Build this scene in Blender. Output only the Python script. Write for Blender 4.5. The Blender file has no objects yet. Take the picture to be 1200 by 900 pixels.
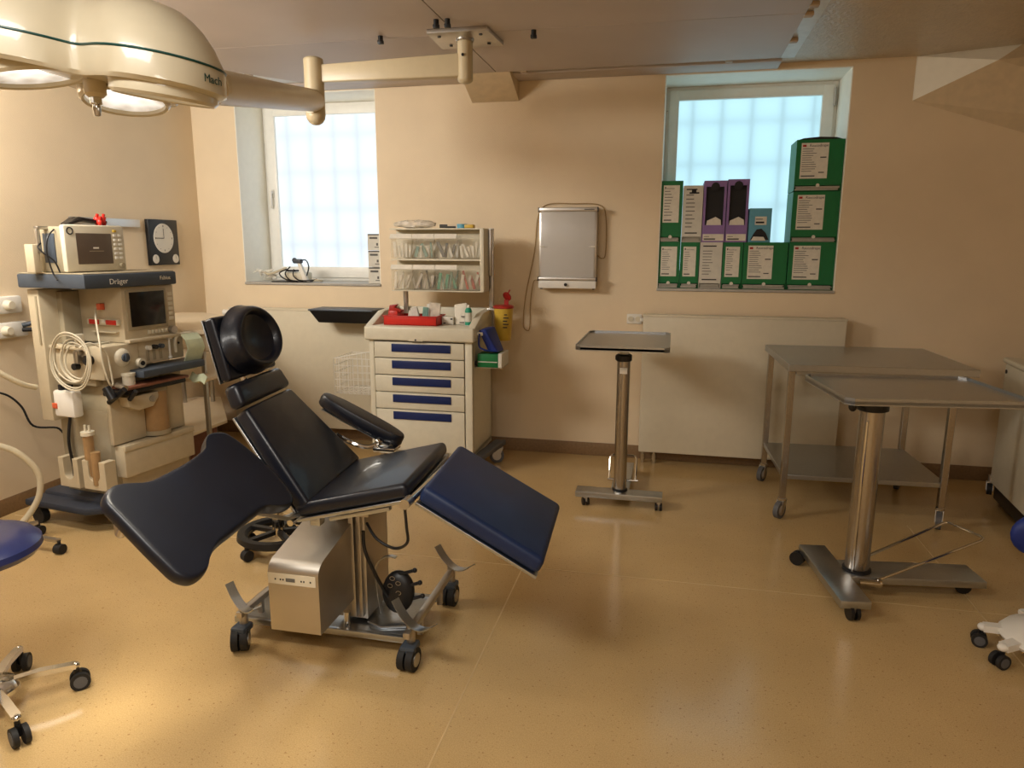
import bpy, bmesh, math, random
from mathutils import Matrix, Vector
random.seed(7)
S = bpy.context.scene
COL = S.collection
PI = math.pi

# ------------------------------------------------------------------ camera
cam = bpy.data.objects.new('camera', bpy.data.cameras.new('camera'))
COL.objects.link(cam)
cam.data.sensor_width = 36.0
cam.data.lens = 835 / 1200 * 36.0
cam.data.clip_start = 0.02
cam.matrix_world = Matrix(((0.97584965, -0.04404833, 0.2139561, 0),
                           (0.21842984, 0.18589726, -0.95798258, 0),
                           (0.00242368, 0.98158135, 0.19102924, 1.55),
                           (0, 0, 0, 1)))
S.camera = cam
# ------------------------------------------------------------------ world, lamps, exposure
W = bpy.data.worlds.new('world'); S.world = W; W.use_nodes = True
W.node_tree.nodes['Background'].inputs[0].default_value = (0.86, 0.95, 1.0, 1)
W.node_tree.nodes['Background'].inputs[1].default_value = 0.75
S.view_settings.view_transform = 'Standard'
S.view_settings.look = 'None'
S.view_settings.gamma = 1
S.view_settings.use_curve_mapping = False
S.view_settings.exposure = 0.0

def area_light(name, loc, rot, sx, sy, power, color):
    l = bpy.data.lights.new(name, 'AREA'); l.shape = 'RECTANGLE'; l.size = sx; l.size_y = sy
    l.energy = power; l.color = color
    o = bpy.data.objects.new(name, l); COL.objects.link(o); o.location = loc; o.rotation_euler = rot
    return o
# fill lights added at ceiling height, out of view, to brighten the walls
area_light('added_fill_light', (-1.5, 0.5, 2.62), (0, 0, 0), 1.2, 0.6, 50, (1.0, 0.95, 0.87))
area_light('added_fill_light', (0.4, -1.0, 2.62), (0, 0, 0), 1.2, 0.6, 38, (1.0, 0.95, 0.87))
# unseen wash light added near the left wall, turned to the back left corner
area_light('added_fill_light', (-3.25, 2.2, 2.52), Vector((0.14, 0.95, -0.22)).to_track_quat('-Z', 'Y').to_euler(), 1.0, 0.5, 66, (1.0, 0.95, 0.87))

def spot(name, loc, target, power, deg, blend, color, r=0.14):
    l = bpy.data.lights.new(name, 'SPOT'); l.energy = power; l.spot_size = math.radians(deg); l.spot_blend = blend
    l.color = color; l.shadow_soft_size = r
    o = bpy.data.objects.new(name, l); COL.objects.link(o); o.location = loc
    o.rotation_euler = (Vector(target) - Vector(loc)).to_track_quat('-Z', 'Y').to_euler()
    return o
LAMP_COL = (1.0, 0.90, 0.72)
spot('lamp_beam', (-1.64, 2.02, 1.955), (-1.77, 1.76, 0), 110, 13, 1.0, LAMP_COL)
spot('lamp_beam', (-1.37, 1.80, 1.92), (-1.65, 1.72, 0), 34, 64, 1.0, LAMP_COL)
spot('lamp_beam', (-1.75, 1.75, 1.99), (-1.62, 1.68, 0.85), 60, 40, 1.0, LAMP_COL)

# ------------------------------------------------------------------ materials
def lin(c):
    return tuple(((v / 255) / 12.92 if v <= 10 else (((v / 255) + 0.055) / 1.055) ** 2.4) for v in c)
def mat(name, rgb, rough=0.5, metal=0.0, noise=0.06, nscale=20, bump=0.0, bscale=80, coat=0.0, trans=0.0, alpha=1.0,
        emit=None, estr=0.0, stretch=None, spec=0.5, rvar=0.0, ior=1.45):
    m = bpy.data.materials.new(name); m.use_nodes = True
    nt = m.node_tree; n = nt.nodes; l = nt.links
    b = n['Principled BSDF']
    b.inputs['Roughness'].default_value = rough; b.inputs['Metallic'].default_value = metal
    b.inputs['Coat Weight'].default_value = coat; b.inputs['Transmission Weight'].default_value = trans
    b.inputs['Alpha'].default_value = alpha; b.inputs['IOR'].default_value = ior
    b.inputs['Specular IOR Level'].default_value = spec
    c = lin(rgb)
    tc = n.new('ShaderNodeTexCoord'); src = tc.outputs['Object']
    if stretch:
        mp = n.new('ShaderNodeMapping'); mp.inputs['Scale'].default_value = stretch
        l.new(src, mp.inputs['Vector']); src = mp.outputs['Vector']
    nz = n.new('ShaderNodeTexNoise'); nz.inputs['Scale'].default_value = nscale; nz.inputs['Detail'].default_value = 3
    l.new(src, nz.inputs['Vector'])
    cr = n.new('ShaderNodeValToRGB')
    cr.color_ramp.elements[0].position = 0.3; cr.color_ramp.elements[1].position = 0.7
    cr.color_ramp.elements[0].color = tuple(v * (1 - noise) for v in c) + (1,)
    cr.color_ramp.elements[1].color = tuple(min(1, v * (1 + noise)) for v in c) + (1,)
    l.new(nz.outputs['Fac'], cr.inputs['Fac']); l.new(cr.outputs['Color'], b.inputs['Base Color'])
    if rvar:
        mr = n.new('ShaderNodeMapRange'); mr.inputs['To Min'].default_value = rough - rvar; mr.inputs['To Max'].default_value = rough + rvar
        l.new(nz.outputs['Fac'], mr.inputs['Value']); l.new(mr.outputs['Result'], b.inputs['Roughness'])
    if bump:
        bz = n.new('ShaderNodeTexNoise'); bz.inputs['Scale'].default_value = bscale; bz.inputs['Detail'].default_value = 2
        bp = n.new('ShaderNodeBump'); bp.inputs['Strength'].default_value = bump; bp.inputs['Distance'].default_value = 0.01
        l.new(tc.outputs['Object'], bz.inputs['Vector']); l.new(bz.outputs['Fac'], bp.inputs['Height']); l.new(bp.outputs['Normal'], b.inputs['Normal'])
    if emit:
        b.inputs['Emission Color'].default_value = lin(emit) + (1,); b.inputs['Emission Strength'].default_value = estr
    return m

M = {}
# woven glass-fibre wallpaper
def wall_mat(name, rgb):
    m = mat(name, rgb, rough=0.55, noise=0.03, nscale=3)
    nt = m.node_tree; n = nt.nodes; l = nt.links; b = n['Principled BSDF']
    tc = n.new('ShaderNodeTexCoord')
    w = n.new('ShaderNodeTexChecker'); w.inputs['Scale'].default_value = 110
    l.new(tc.outputs['Object'], w.inputs['Vector'])
    nz = n.new('ShaderNodeTexNoise'); nz.inputs['Scale'].default_value = 160; l.new(tc.outputs['Object'], nz.inputs['Vector'])
    ad = n.new('ShaderNodeMath'); ad.operation = 'ADD'; l.new(w.outputs['Fac'], ad.inputs[0]); l.new(nz.outputs['Fac'], ad.inputs[1])
    bp = n.new('ShaderNodeBump'); bp.inputs['Strength'].default_value = 0.22; bp.inputs['Distance'].default_value = 0.004
    l.new(ad.outputs[0], bp.inputs['Height']); l.new(bp.outputs['Normal'], b.inputs['Normal'])
    return m
M['wall'] = wall_mat('wallpaper', (230, 210, 178))
M['reveal'] = mat('reveal_paint', (250, 246, 232), 0.6, noise=0.02)
# speckled linoleum
def floor_mat():
    m = mat('linoleum', (196, 166, 116), rough=0.17, noise=0.05, nscale=3, spec=0.5)
    nt = m.node_tree; n = nt.nodes; l = nt.links; b = n['Principled BSDF']
    tc = n.new('ShaderNodeTexCoord')
    def layer(kind, scale, p0, p1, c0, c1, prev):
        nz = n.new('ShaderNodeTexNoise'); nz.inputs['Scale'].default_value = scale; nz.inputs['Detail'].default_value = 3
        l.new(tc.outputs['Object'], nz.inputs['Vector'])
        cr = n.new('ShaderNodeValToRGB'); cr.color_ramp.elements[0].position = p0; cr.color_ramp.elements[1].position = p1
        cr.color_ramp.elements[0].color = c0; cr.color_ramp.elements[1].color = c1
        l.new(nz.outputs['Fac'], cr.inputs['Fac'])
        mx = n.new('ShaderNodeMix'); mx.data_type = 'RGBA'; mx.blend_type = 'MULTIPLY'; mx.inputs[0].default_value = 1
        l.new(prev, mx.inputs[6]); l.new(cr.outputs['Color'], mx.inputs[7]); return mx.outputs[2]
    c = b.inputs['Base Color'].links[0].from_socket
    c = layer('n', 260, .35, .65, (0.88, 0.86, 0.82, 1), (1.08, 1.08, 1.08, 1), c)
    c = layer('n', 95, .30, .36, (0.62, 0.52, 0.48, 1), (1, 1, 1, 1), c)
    c = layer('n', 120, .66, .70, (1, 1, 1, 1), (1.15, 1.12, 1.05, 1), c)
    l.new(c, b.inputs['Base Color'])
    nz2 = n.new('ShaderNodeTexNoise'); nz2.inputs['Scale'].default_value = 5; l.new(tc.outputs['Object'], nz2.inputs['Vector'])
    bp = n.new('ShaderNodeBump'); bp.inputs['Strength'].default_value = 0.04; bp.inputs['Distance'].default_value = 0.01
    l.new(nz2.outputs['Fac'], bp.inputs['Height']); l.new(bp.outputs['Normal'], b.inputs['Normal'])
    return m
M['floor'] = floor_mat()
M['seam'] = mat('floor_weld', (204, 175, 126), 0.4)
M['baseboard'] = mat('baseboard_vinyl', (136, 108, 76), 0.5, noise=0.12, nscale=60)
M['board'] = mat('ceiling_board', (196, 184, 176), 0.55, noise=0.04, nscale=2)
M['ceil'] = mat('textured_ceiling', (206, 190, 166), 0.3, bump=1.0, bscale=60, noise=0.04)
M['strip'] = mat('white_ceiling_strip', (226, 224, 220), 0.35)
M['soffit'] = mat('stair_soffit', (214, 194, 160), 0.6, bump=0.1, bscale=30)
M['clip_wood'] = mat('wooden_clip', (184, 164, 140), 0.6)
M['black'] = mat('black_plastic', (22, 22, 24), 0.4)
M['rubber'] = mat('black_rubber', (30, 29, 29), 0.65)
M['greyrubber'] = mat('grey_rubber', (92, 92, 94), 0.6)
M['leather'] = mat('dark_leatherette', (13, 18, 30), 0.38, bump=0.05, bscale=250, noise=0.15, nscale=8, coat=0.12)
M['navy'] = mat('navy_leatherette', (21, 40, 78), 0.46, bump=0.05, bscale=250, noise=0.15, nscale=8)
M['bluevinyl'] = mat('blue_vinyl', (36, 46, 96), 0.35, coat=0.2)
M['steel'] = mat('brushed_steel', (182, 186, 190), 0.32, 1.0, noise=0.10, nscale=40, stretch=(1, 14, 14))
M['steelv'] = mat('brushed_steel_upright', (184, 178, 170), 0.26, 1.0, noise=0.10, nscale=40, stretch=(14, 14, 1))
M['chrome'] = mat('chrome', (210, 208, 204), 0.12, 1.0, noise=0.02)
M['steelbox'] = mat('satin_steel', (190, 184, 174), 0.42, 1.0, noise=0.05, nscale=6)
M['beige'] = mat('beige_plastic', (212, 204, 182), 0.42, noise=0.03)
M['cart'] = mat('cart_enamel', (214, 208, 188), 0.38, noise=0.03)
M['cream'] = mat('cream_machine', (192, 178, 150), 0.42, noise=0.04)
M['creamdk'] = mat('cream_machine_dark', (160, 148, 122), 0.5, noise=0.04)
M['slate'] = mat('slate_plastic', (66, 74, 84), 0.42)
M['plinth'] = mat('dark_blue_grey', (48, 54, 66), 0.5)
M['screen'] = mat('dark_screen', (26, 22, 20), 0.18, spec=0.5)
M['screen2'] = mat('monitor_screen', (84, 70, 58), 0.3, emit=(84, 70, 58), estr=0.12)
M['bluehandle'] = mat('blue_handle', (22, 40, 92), 0.35)
M['red'] = mat('red_plastic', (196, 38, 26), 0.38)
M['redd'] = mat('dark_red_plastic', (168, 36, 30), 0.4)
M['yellow'] = mat('yellow_plastic', (206, 172, 66), 0.4)
M['radiator'] = mat('radiator_enamel', (214, 204, 180), 0.35, noise=0.02)
M['white'] = mat('white_plastic', (232, 228, 218), 0.4, noise=0.02)
M['paper'] = mat('paper', (226, 220, 206), 0.7, noise=0.06, nscale=40)
M['print'] = mat('grey_print', (96, 94, 90), 0.7)
M['printd'] = mat('dark_print', (34, 34, 36), 0.7)
M['green'] = mat('green_carton', (16, 112, 60), 0.5, noise=0.05)
M['purple'] = mat('purple_carton', (142, 112, 170), 0.5, noise=0.05)
M['blue'] = mat('blue_carton', (96, 164, 190), 0.5, noise=0.05)
M['cardwhite'] = mat('white_carton', (214, 210, 198), 0.6, noise=0.05)
M['bluebag'] = mat('blue_bag', (26, 48, 128), 0.45, noise=0.2, nscale=12)
M['teal'] = mat('teal_plastic', (40, 150, 120), 0.4)
M['tealwrap'] = mat('teal_wrapper', (110, 150, 140), 0.5, noise=0.15)
M['desk'] = mat('pale_worktop', (226, 208, 178), 0.45, noise=0.02)
M['brownwood'] = mat('brown_board', (120, 74, 54), 0.5, noise=0.15)
M['lampshell'] = mat('lamp_shell', (208, 198, 172), 0.32, noise=0.02, coat=0.4)
M['lampline'] = mat('lamp_stripe', (20, 70, 66), 0.35)
M['arm'] = mat('arm_enamel', (206, 190, 156), 0.35, noise=0.02)
M['xray'] = mat('viewer_panel', (196, 192, 186), 0.3, noise=0.01)
M['alu'] = mat('aluminium', (190, 186, 180), 0.35, 1.0, noise=0.03)
M['cablew'] = mat('white_cable', (200, 190, 166), 0.45)
M['hose'] = mat('milky_hose', (226, 214, 184), 0.35, trans=0.25)
M['brass'] = mat('warm_yellow_cable', (170, 140, 90), 0.5)
M['plasticclear'] = mat('clear_plastic', (236, 226, 200), 0.15, alpha=0.12, noise=0.01)
M['wrap'] = mat('clear_wrap', (226, 216, 200), 0.2, alpha=0.75, noise=0.2, nscale=30, bump=0.5, bscale=40)
M['amber'] = mat('amber_absorber', (168, 134, 92), 0.3, alpha=0.9, noise=0.1)
M['frame'] = mat('window_frame_white', (244, 243, 236), 0.4, noise=0.02)
M['sill'] = mat('sill_stone', (176, 170, 160), 0.5, noise=0.08)
M['bar'] = mat('window_bars', (110, 116, 122), 0.6)
M['clockface'] = mat('clock_face', (222, 216, 202), 0.4, noise=0.02)
M['orange'] = mat('orange_plastic', (214, 96, 60), 0.45)
M['gown'] = mat('pale_green_tissue', (188, 196, 166), 0.8, noise=0.1)

def glass_mat(name, col, strength):
    m = bpy.data.materials.new(name); m.use_nodes = True; nt = m.node_tree; n = nt.nodes; l = nt.links
    n.remove(n['Principled BSDF']); out = n['Material Output']
    tr = n.new('ShaderNodeBsdfTranslucent'); tr.inputs[0].default_value = (*[0.9 * c for c in col], 1)
    em = n.new('ShaderNodeEmission'); em.inputs[0].default_value = (*col, 1); em.inputs[1].default_value = strength
    nz = n.new('ShaderNodeTexNoise'); nz.inputs['Scale'].default_value = 1.6; tc = n.new('ShaderNodeTexCoord')
    l.new(tc.outputs['Object'], nz.inputs['Vector'])
    mr = n.new('ShaderNodeMapRange'); mr.inputs['To Min'].default_value = strength * 0.9; mr.inputs['To Max'].default_value = strength * 1.1
    l.new(nz.outputs['Fac'], mr.inputs['Value']); l.new(mr.outputs['Result'], em.inputs[1])
    ad = n.new('ShaderNodeAddShader'); l.new(tr.outputs[0], ad.inputs[0]); l.new(em.outputs[0], ad.inputs[1])
    l.new(ad.outputs[0], out.inputs['Surface'])
    return m
M['pane_l'] = glass_mat('frosted_pane_left', (0.93, 0.97, 1.0), 0.34)
M['pane_r'] = glass_mat('frosted_pane_right', (0.74, 0.95, 1.0), 0.28)
def lens_mat():
    m = bpy.data.materials.new('lamp_lens'); m.use_nodes = True; nt = m.node_tree; n = nt.nodes; l = nt.links
    b = n['Principled BSDF']; b.inputs['Base Color'].default_value = (.8, .8, .78, 1); b.inputs['Roughness'].default_value = 0.15
    tc = n.new('ShaderNodeTexCoord'); gr = n.new('ShaderNodeTexGradient'); gr.gradient_type = 'SPHERICAL'
    mp = n.new('ShaderNodeMapping'); mp.inputs['Scale'].default_value = (9, 9, 9); l.new(tc.outputs['Object'], mp.inputs['Vector'])
    l.new(mp.outputs['Vector'], gr.inputs['Vector'])
    vo = n.new('ShaderNodeTexVoronoi'); vo.inputs['Scale'].default_value = 24; l.new(tc.outputs['Object'], vo.inputs['Vector'])
    mu = n.new('ShaderNodeMath'); mu.operation = 'MULTIPLY_ADD'; l.new(gr.outputs['Fac'], mu.inputs[0]); mu.inputs[1].default_value = 1.2
    m2 = n.new('ShaderNodeMath'); m2.operation = 'MULTIPLY'; m2.inputs[1].default_value = 0.5; l.new(vo.outputs['Distance'], m2.inputs[0])
    m3 = n.new('ShaderNodeMath'); m3.operation = 'ADD'; m3.inputs[1].default_value = 0.22; l.new(m2.outputs[0], m3.inputs[0])
    l.new(m3.outputs[0], mu.inputs[2])
    b.inputs['Emission Color'].default_value = (1.0, 0.95, 0.86, 1); l.new(mu.outputs[0], b.inputs['Emission Strength'])
    return m
M['lens'] = lens_mat()

# ------------------------------------------------------------------ mesh helpers
ROOTM = {}
class MB:
    def __init__(s): s.bm = bmesh.new()
    def _add(s, tmp, mtx=None):
        if mtx is not None: tmp.transform(mtx)
        me = bpy.data.meshes.new('t'); tmp.to_mesh(me); tmp.free(); s.bm.from_mesh(me); bpy.data.meshes.remove(me)
    def box(s, a, b, bev=0.0, seg=2, mtx=None):
        t = bmesh.new(); bmesh.ops.create_cube(t, size=1)
        for v in t.verts:
            v.co = Vector([(a[i] + b[i]) / 2 + v.co[i] * (b[i] - a[i]) for i in range(3)])
        if bev: bmesh.ops.bevel(t, geom=list(t.edges), offset=min(bev, min(abs(b[i] - a[i]) for i in range(3)) * 0.49), segments=seg, profile=0.5, affect='EDGES')
        s._add(t, mtx); return s
    def hexa(s, q, p, bev=0.0, seg=3):
        t = bmesh.new(); vs = [t.verts.new(c) for c in list(q) + list(p)]
        for f in ((0, 1, 2, 3), (7, 6, 5, 4), (0, 4, 5, 1), (1, 5, 6, 2), (2, 6, 7, 3), (3, 7, 4, 0)): t.faces.new([vs[i] for i in f])
        bmesh.ops.recalc_face_normals(t, faces=t.faces)
        if bev: bmesh.ops.bevel(t, geom=list(t.edges), offset=bev, segments=seg, profile=0.5, affect='EDGES')
        s._add(t); return s
    def slab(s, q, off, bev=0.0, seg=3):
        q = [Vector(c) for c in q]; o = Vector(off); return s.hexa(q, [c + o for c in q], bev, seg)
    def prism(s, poly, axis, a, b, bev=0.0, seg=2, mtx=None):
        t = bmesh.new()
        def pt(p, h):
            return {'x': (h, p[0], p[1]), 'y': (p[0], h, p[1]), 'z': (p[0], p[1], h)}[axis]
        v0 = [t.verts.new(pt(p, a)) for p in poly]; v1 = [t.verts.new(pt(p, b)) for p in poly]; n = len(poly)
        t.faces.new(v0); t.faces.new(v1[::-1])
        for i in range(n): t.faces.new((v0[i], v1[i], v1[(i + 1) % n], v0[(i + 1) % n]))
        bmesh.ops.recalc_face_normals(t, faces=t.faces)
        if bev:
            e = [x for x in t.edges if (x.verts[0] in v0) == (x.verts[1] in v0)]
            bmesh.ops.bevel(t, geom=e, offset=bev, segments=seg, profile=0.5, affect='EDGES')
        s._add(t, mtx); return s
    def cyl(s, p0, p1, r, r2=None, n=20, caps=True):
        p0 = Vector(p0); p1 = Vector(p1); d = p1 - p0; t = bmesh.new()
        bmesh.ops.create_cone(t, cap_ends=caps, segments=n, radius1=r, radius2=r if r2 is None else r2, depth=d.length)
        s._add(t, Matrix.Translation((p0 + p1) / 2) @ d.to_track_quat('Z', 'Y').to_matrix().to_4x4()); return s
    def sph(s, c, r, sc=(1, 1, 1), n=16, mtx=None):
        t = bmesh.new(); bmesh.ops.create_uvsphere(t, u_segments=n, v_segments=max(6, n // 2), radius=r)
        for v in t.verts: v.co = Vector((v.co.x * sc[0], v.co.y * sc[1], v.co.z * sc[2]))
        m = Matrix.Translation(Vector(c)) @ (mtx if mtx is not None else Matrix.Identity(4)); s._add(t, m); return s
    def lathe(s, prof, c=(0, 0, 0), n=28, mtx=None):
        t = bmesh.new(); rings = []
        for r, z in prof:
            rings.append([t.verts.new((max(r, 1e-5) * math.cos(2 * PI * i / n), max(r, 1e-5) * math.sin(2 * PI * i / n), z)) for i in range(n)])
        for a, b in zip(rings, rings[1:]):
            for i in range(n): t.faces.new((a[i], a[(i + 1) % n], b[(i + 1) % n], b[i]))
        bmesh.ops.remove_doubles(t, verts=t.verts, dist=1e-4)
        bmesh.ops.recalc_face_normals(t, faces=t.faces)
        s._add(t, Matrix.Translation(Vector(c)) @ (mtx if mtx is not None else Matrix.Identity(4))); return s
    def tube(s, pts, r, n=8, smooth=6, closed=False):
        P = [Vector(p) for p in pts]
        if smooth and len(P) > 2:
            Q = []; m = len(P); rng = m if closed else m - 1
            for i in range(rng):
                g = lambda k: P[k % m] if closed else P[min(max(k, 0), m - 1)]
                a, b, c, d = g(i - 1), g(i), g(i + 1), g(i + 2)
                for j in range(smooth):
                    u = j / smooth
                    Q.append(0.5 * ((2 * b) + (c - a) * u + (2 * a - 5 * b + 4 * c - d) * u * u + (3 * b - a - 3 * c + d) * u ** 3))
            if not closed: Q.append(P[-1])
            P = Q
        t = bmesh.new(); rings = []; N = len(P)
        up = Vector((0, 0, 1)); prev = None
        for i in range(N):
            if closed: tg = P[(i + 1) % N] - P[i - 1]
            else: tg = P[min(i + 1, N - 1)] - P[max(i - 1, 0)]
            tg.normalize()
            if prev is None:
                x = tg.cross(up if abs(tg.z) < 0.9 else Vector((1, 0, 0))).normalized()
            else:
                x = (prev - tg * prev.dot(tg)).normalized()
            prev = x; y = tg.cross(x)
            rings.append([t.verts.new(P[i] + (x * math.cos(2 * PI * k / n) + y * math.sin(2 * PI * k / n)) * r) for k in range(n)])
        for i in range(N if closed else N - 1):
            a = rings[i]; b = rings[(i + 1) % N]
            for k in range(n): t.faces.new((a[k], a[(k + 1) % n], b[(k + 1) % n], b[k]))
        if not closed:
            t.faces.new(rings[0][::-1]); t.faces.new(rings[-1])
        bmesh.ops.recalc_face_normals(t, faces=t.faces)
        s._add(t); return s
    def strap(s, pts, width, thick, axis):
        """flat band along pts, width along axis"""
        P = [Vector(p) for p in pts]; ax = Vector(axis).normalized(); t = bmesh.new(); rr = []
        for i, p in enumerate(P):
            tg = (P[min(i + 1, len(P) - 1)] - P[max(i - 1, 0)]).normalized(); nn = tg.cross(ax).normalized()
            rr.append([t.verts.new(p + ax * a * width / 2 + nn * b * thick / 2) for a, b in ((-1, -1), (1, -1), (1, 1), (-1, 1))])
        for a, b in zip(rr, rr[1:]):
            for k in range(4): t.faces.new((a[k], a[(k + 1) % 4], b[(k + 1) % 4], b[k]))
        t.faces.new(rr[0][::-1]); t.faces.new(rr[-1]); bmesh.ops.recalc_face_normals(t, faces=t.faces)
        s._add(t); return s
    def build(s, name, m, parent=None, kind=None, world=True, smooth=True, label=None):
        me = bpy.data.meshes.new(name)
        if parent is not None and world: s.bm.transform(ROOTM[parent.name].inverted())
        s.bm.to_mesh(me); s.bm.free()
        if isinstance(m, str): m = M[m]
        me.materials.append(m)
        if smooth:
            me.polygons.foreach_set('use_smooth', [True] * len(me.polygons))
            me.set_sharp_from_angle(angle=math.radians(38))
        o = bpy.data.objects.new(name, me); COL.objects.link(o)
        if parent is not None:
            o.parent = parent; ROOTM[o.name] = ROOTM[parent.name]
        else: ROOTM[o.name] = Matrix.Identity(4)
        if kind: o['kind'] = kind
        if label: o['label'] = label
        return o

def thing(name, label, cat, loc=(0, 0, 0), rz=0.0, group=None, rot=None):
    o = bpy.data.objects.new(name, None); COL.objects.link(o); o.empty_display_size = 0.1
    o.location = loc; o.rotation_euler = rot if rot else (0, 0, rz)
    o['label'] = label; o['category'] = cat
    if group: o['group'] = group
    ROOTM[o.name] = Matrix.Translation(Vector(loc)) @ o.rotation_euler.to_matrix().to_4x4()
    return o
def tag(o, label, cat, group=None):
    o['label'] = label; o['category'] = cat
    if group: o['group'] = group
    # put the origin at the base of the thing
    me = o.data; xs = [v.co for v in me.vertices]
    c = Vector(((min(v.x for v in xs) + max(v.x for v in xs)) / 2, (min(v.y for v in xs) + max(v.y for v in xs)) / 2, min(v.z for v in xs)))
    me.transform(Matrix.Translation(-c)); o.location = c; ROOTM[o.name] = Matrix.Translation(c)
    return o
def copy_tree(o, parent=None):
    c = o.copy(); COL.objects.link(c); c.parent = parent
    for ch in [x for x in o.children]: copy_tree(ch, c)
    return c
def text(name, body, size, loc, rot, m, parent, thick=0.0004):
    cu = bpy.data.curves.new('t', 'FONT'); cu.body = body; cu.size = size; cu.extrude = thick
    cu.align_x = 'LEFT'
    tmp = bpy.data.objects.new('t', cu); COL.objects.link(tmp)
    dg = bpy.context.evaluated_depsgraph_get(); me = bpy.data.meshes.new_from_object(tmp.evaluated_get(dg))
    bpy.data.objects.remove(tmp)
    mt = Matrix.Translation(Vector(loc)) @ (rot if isinstance(rot, Matrix) else __import__('mathutils').Euler(rot).to_matrix().to_4x4())
    me.transform(mt)
    if parent is not None: me.transform(ROOTM[parent.name].inverted())
    me.materials.clear(); me.materials.append(M[m]); me.name = name
    o = bpy.data.objects.new(name, me); COL.objects.link(o)
    if parent is not None: o.parent = parent; ROOTM[o.name] = ROOTM[parent.name]
    return o
FRONT = (PI / 2, 0, 0)            # text that faces the camera side (-y)

# ================================================================== SETTING
XL, XR, YB, YF, ZC = -3.73, 3.2, 5.174, -2.6, 2.71
MB().box((XL - .1, YF - .1, -0.1), (XR + .1, YB + .1, 0)).build('floor', 'floor', kind='structure')
fl = bpy.data.objects['floor']
f = MB()
f.box((-0.66, YF, 0.0), (-0.654, 3.95, 0.0006)); f.box((1.35, YF, 0.0), (1.356, 4.2, 0.0006)); f.box((XL + .05, 3.2, 0), (2.6, 3.206, 0.0006))
f.build('weld_seam', 'seam', fl)
MB().box((XL - .1, YF - .1, ZC), (XR + .1, YB + .1, ZC + .1)).build('ceiling', 'ceil', kind='structure')
MB().box((XL - .1, YF - .1, 0), (XL, YB + .45, ZC)).build('wall_left', 'wall', kind='structure')
MB().box((XR, YF - .1, 0), (XR + .1, YB + .1, ZC)).build('wall_right', 'wall', kind='structure')
MB().box((XL, YF - .1, 0), (XR, YF, ZC)).build('wall_front', 'wall', kind='structure')
# back wall with two openings
W1 = (-3.353, -2.19); W2 = (-0.11, 1.06); WZ = (1.256, 2.672); YO = YB + .45
b = MB()
xs = [XL, W1[0], W1[1], W2[0], W2[1], XR]
for i in range(5):
    if i in (1, 3):
        b.box((xs[i], YB, 0), (xs[i + 1], YO, WZ[0] - .02)); b.box((xs[i], YB, WZ[1]), (xs[i + 1], YO, ZC))
    else: b.box((xs[i], YB, 0), (xs[i + 1], YO, ZC))
wb = b.build('wall_back', 'wall', kind='structure', smooth=False)
def reveal(x0, x1, n):
    r = MB()
    r.box((x0, YB + .002, WZ[0]), (x0 + .006, 5.56, WZ[1])); r.box((x1 - .006, YB + .002, WZ[0]), (x1, 5.56, WZ[1]))
    r.box((x0, YB + .002, WZ[1] - .006), (x1, 5.56, WZ[1]))
    r.build('trim_%d' % n, 'reveal', kind='structure', smooth=False)
reveal(*W1, 1); reveal(*W2, 2)
MB().box((XL, YB - .006, 0.0), (2.7, YB, 0.10), 0.003).build('baseboard_back', 'baseboard', kind='structure')
MB().box((XL, YF, 0.0), (XL + .006, YB, 0.10), 0.003).build('baseboard_left', 'baseboard', kind='structure')
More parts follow.
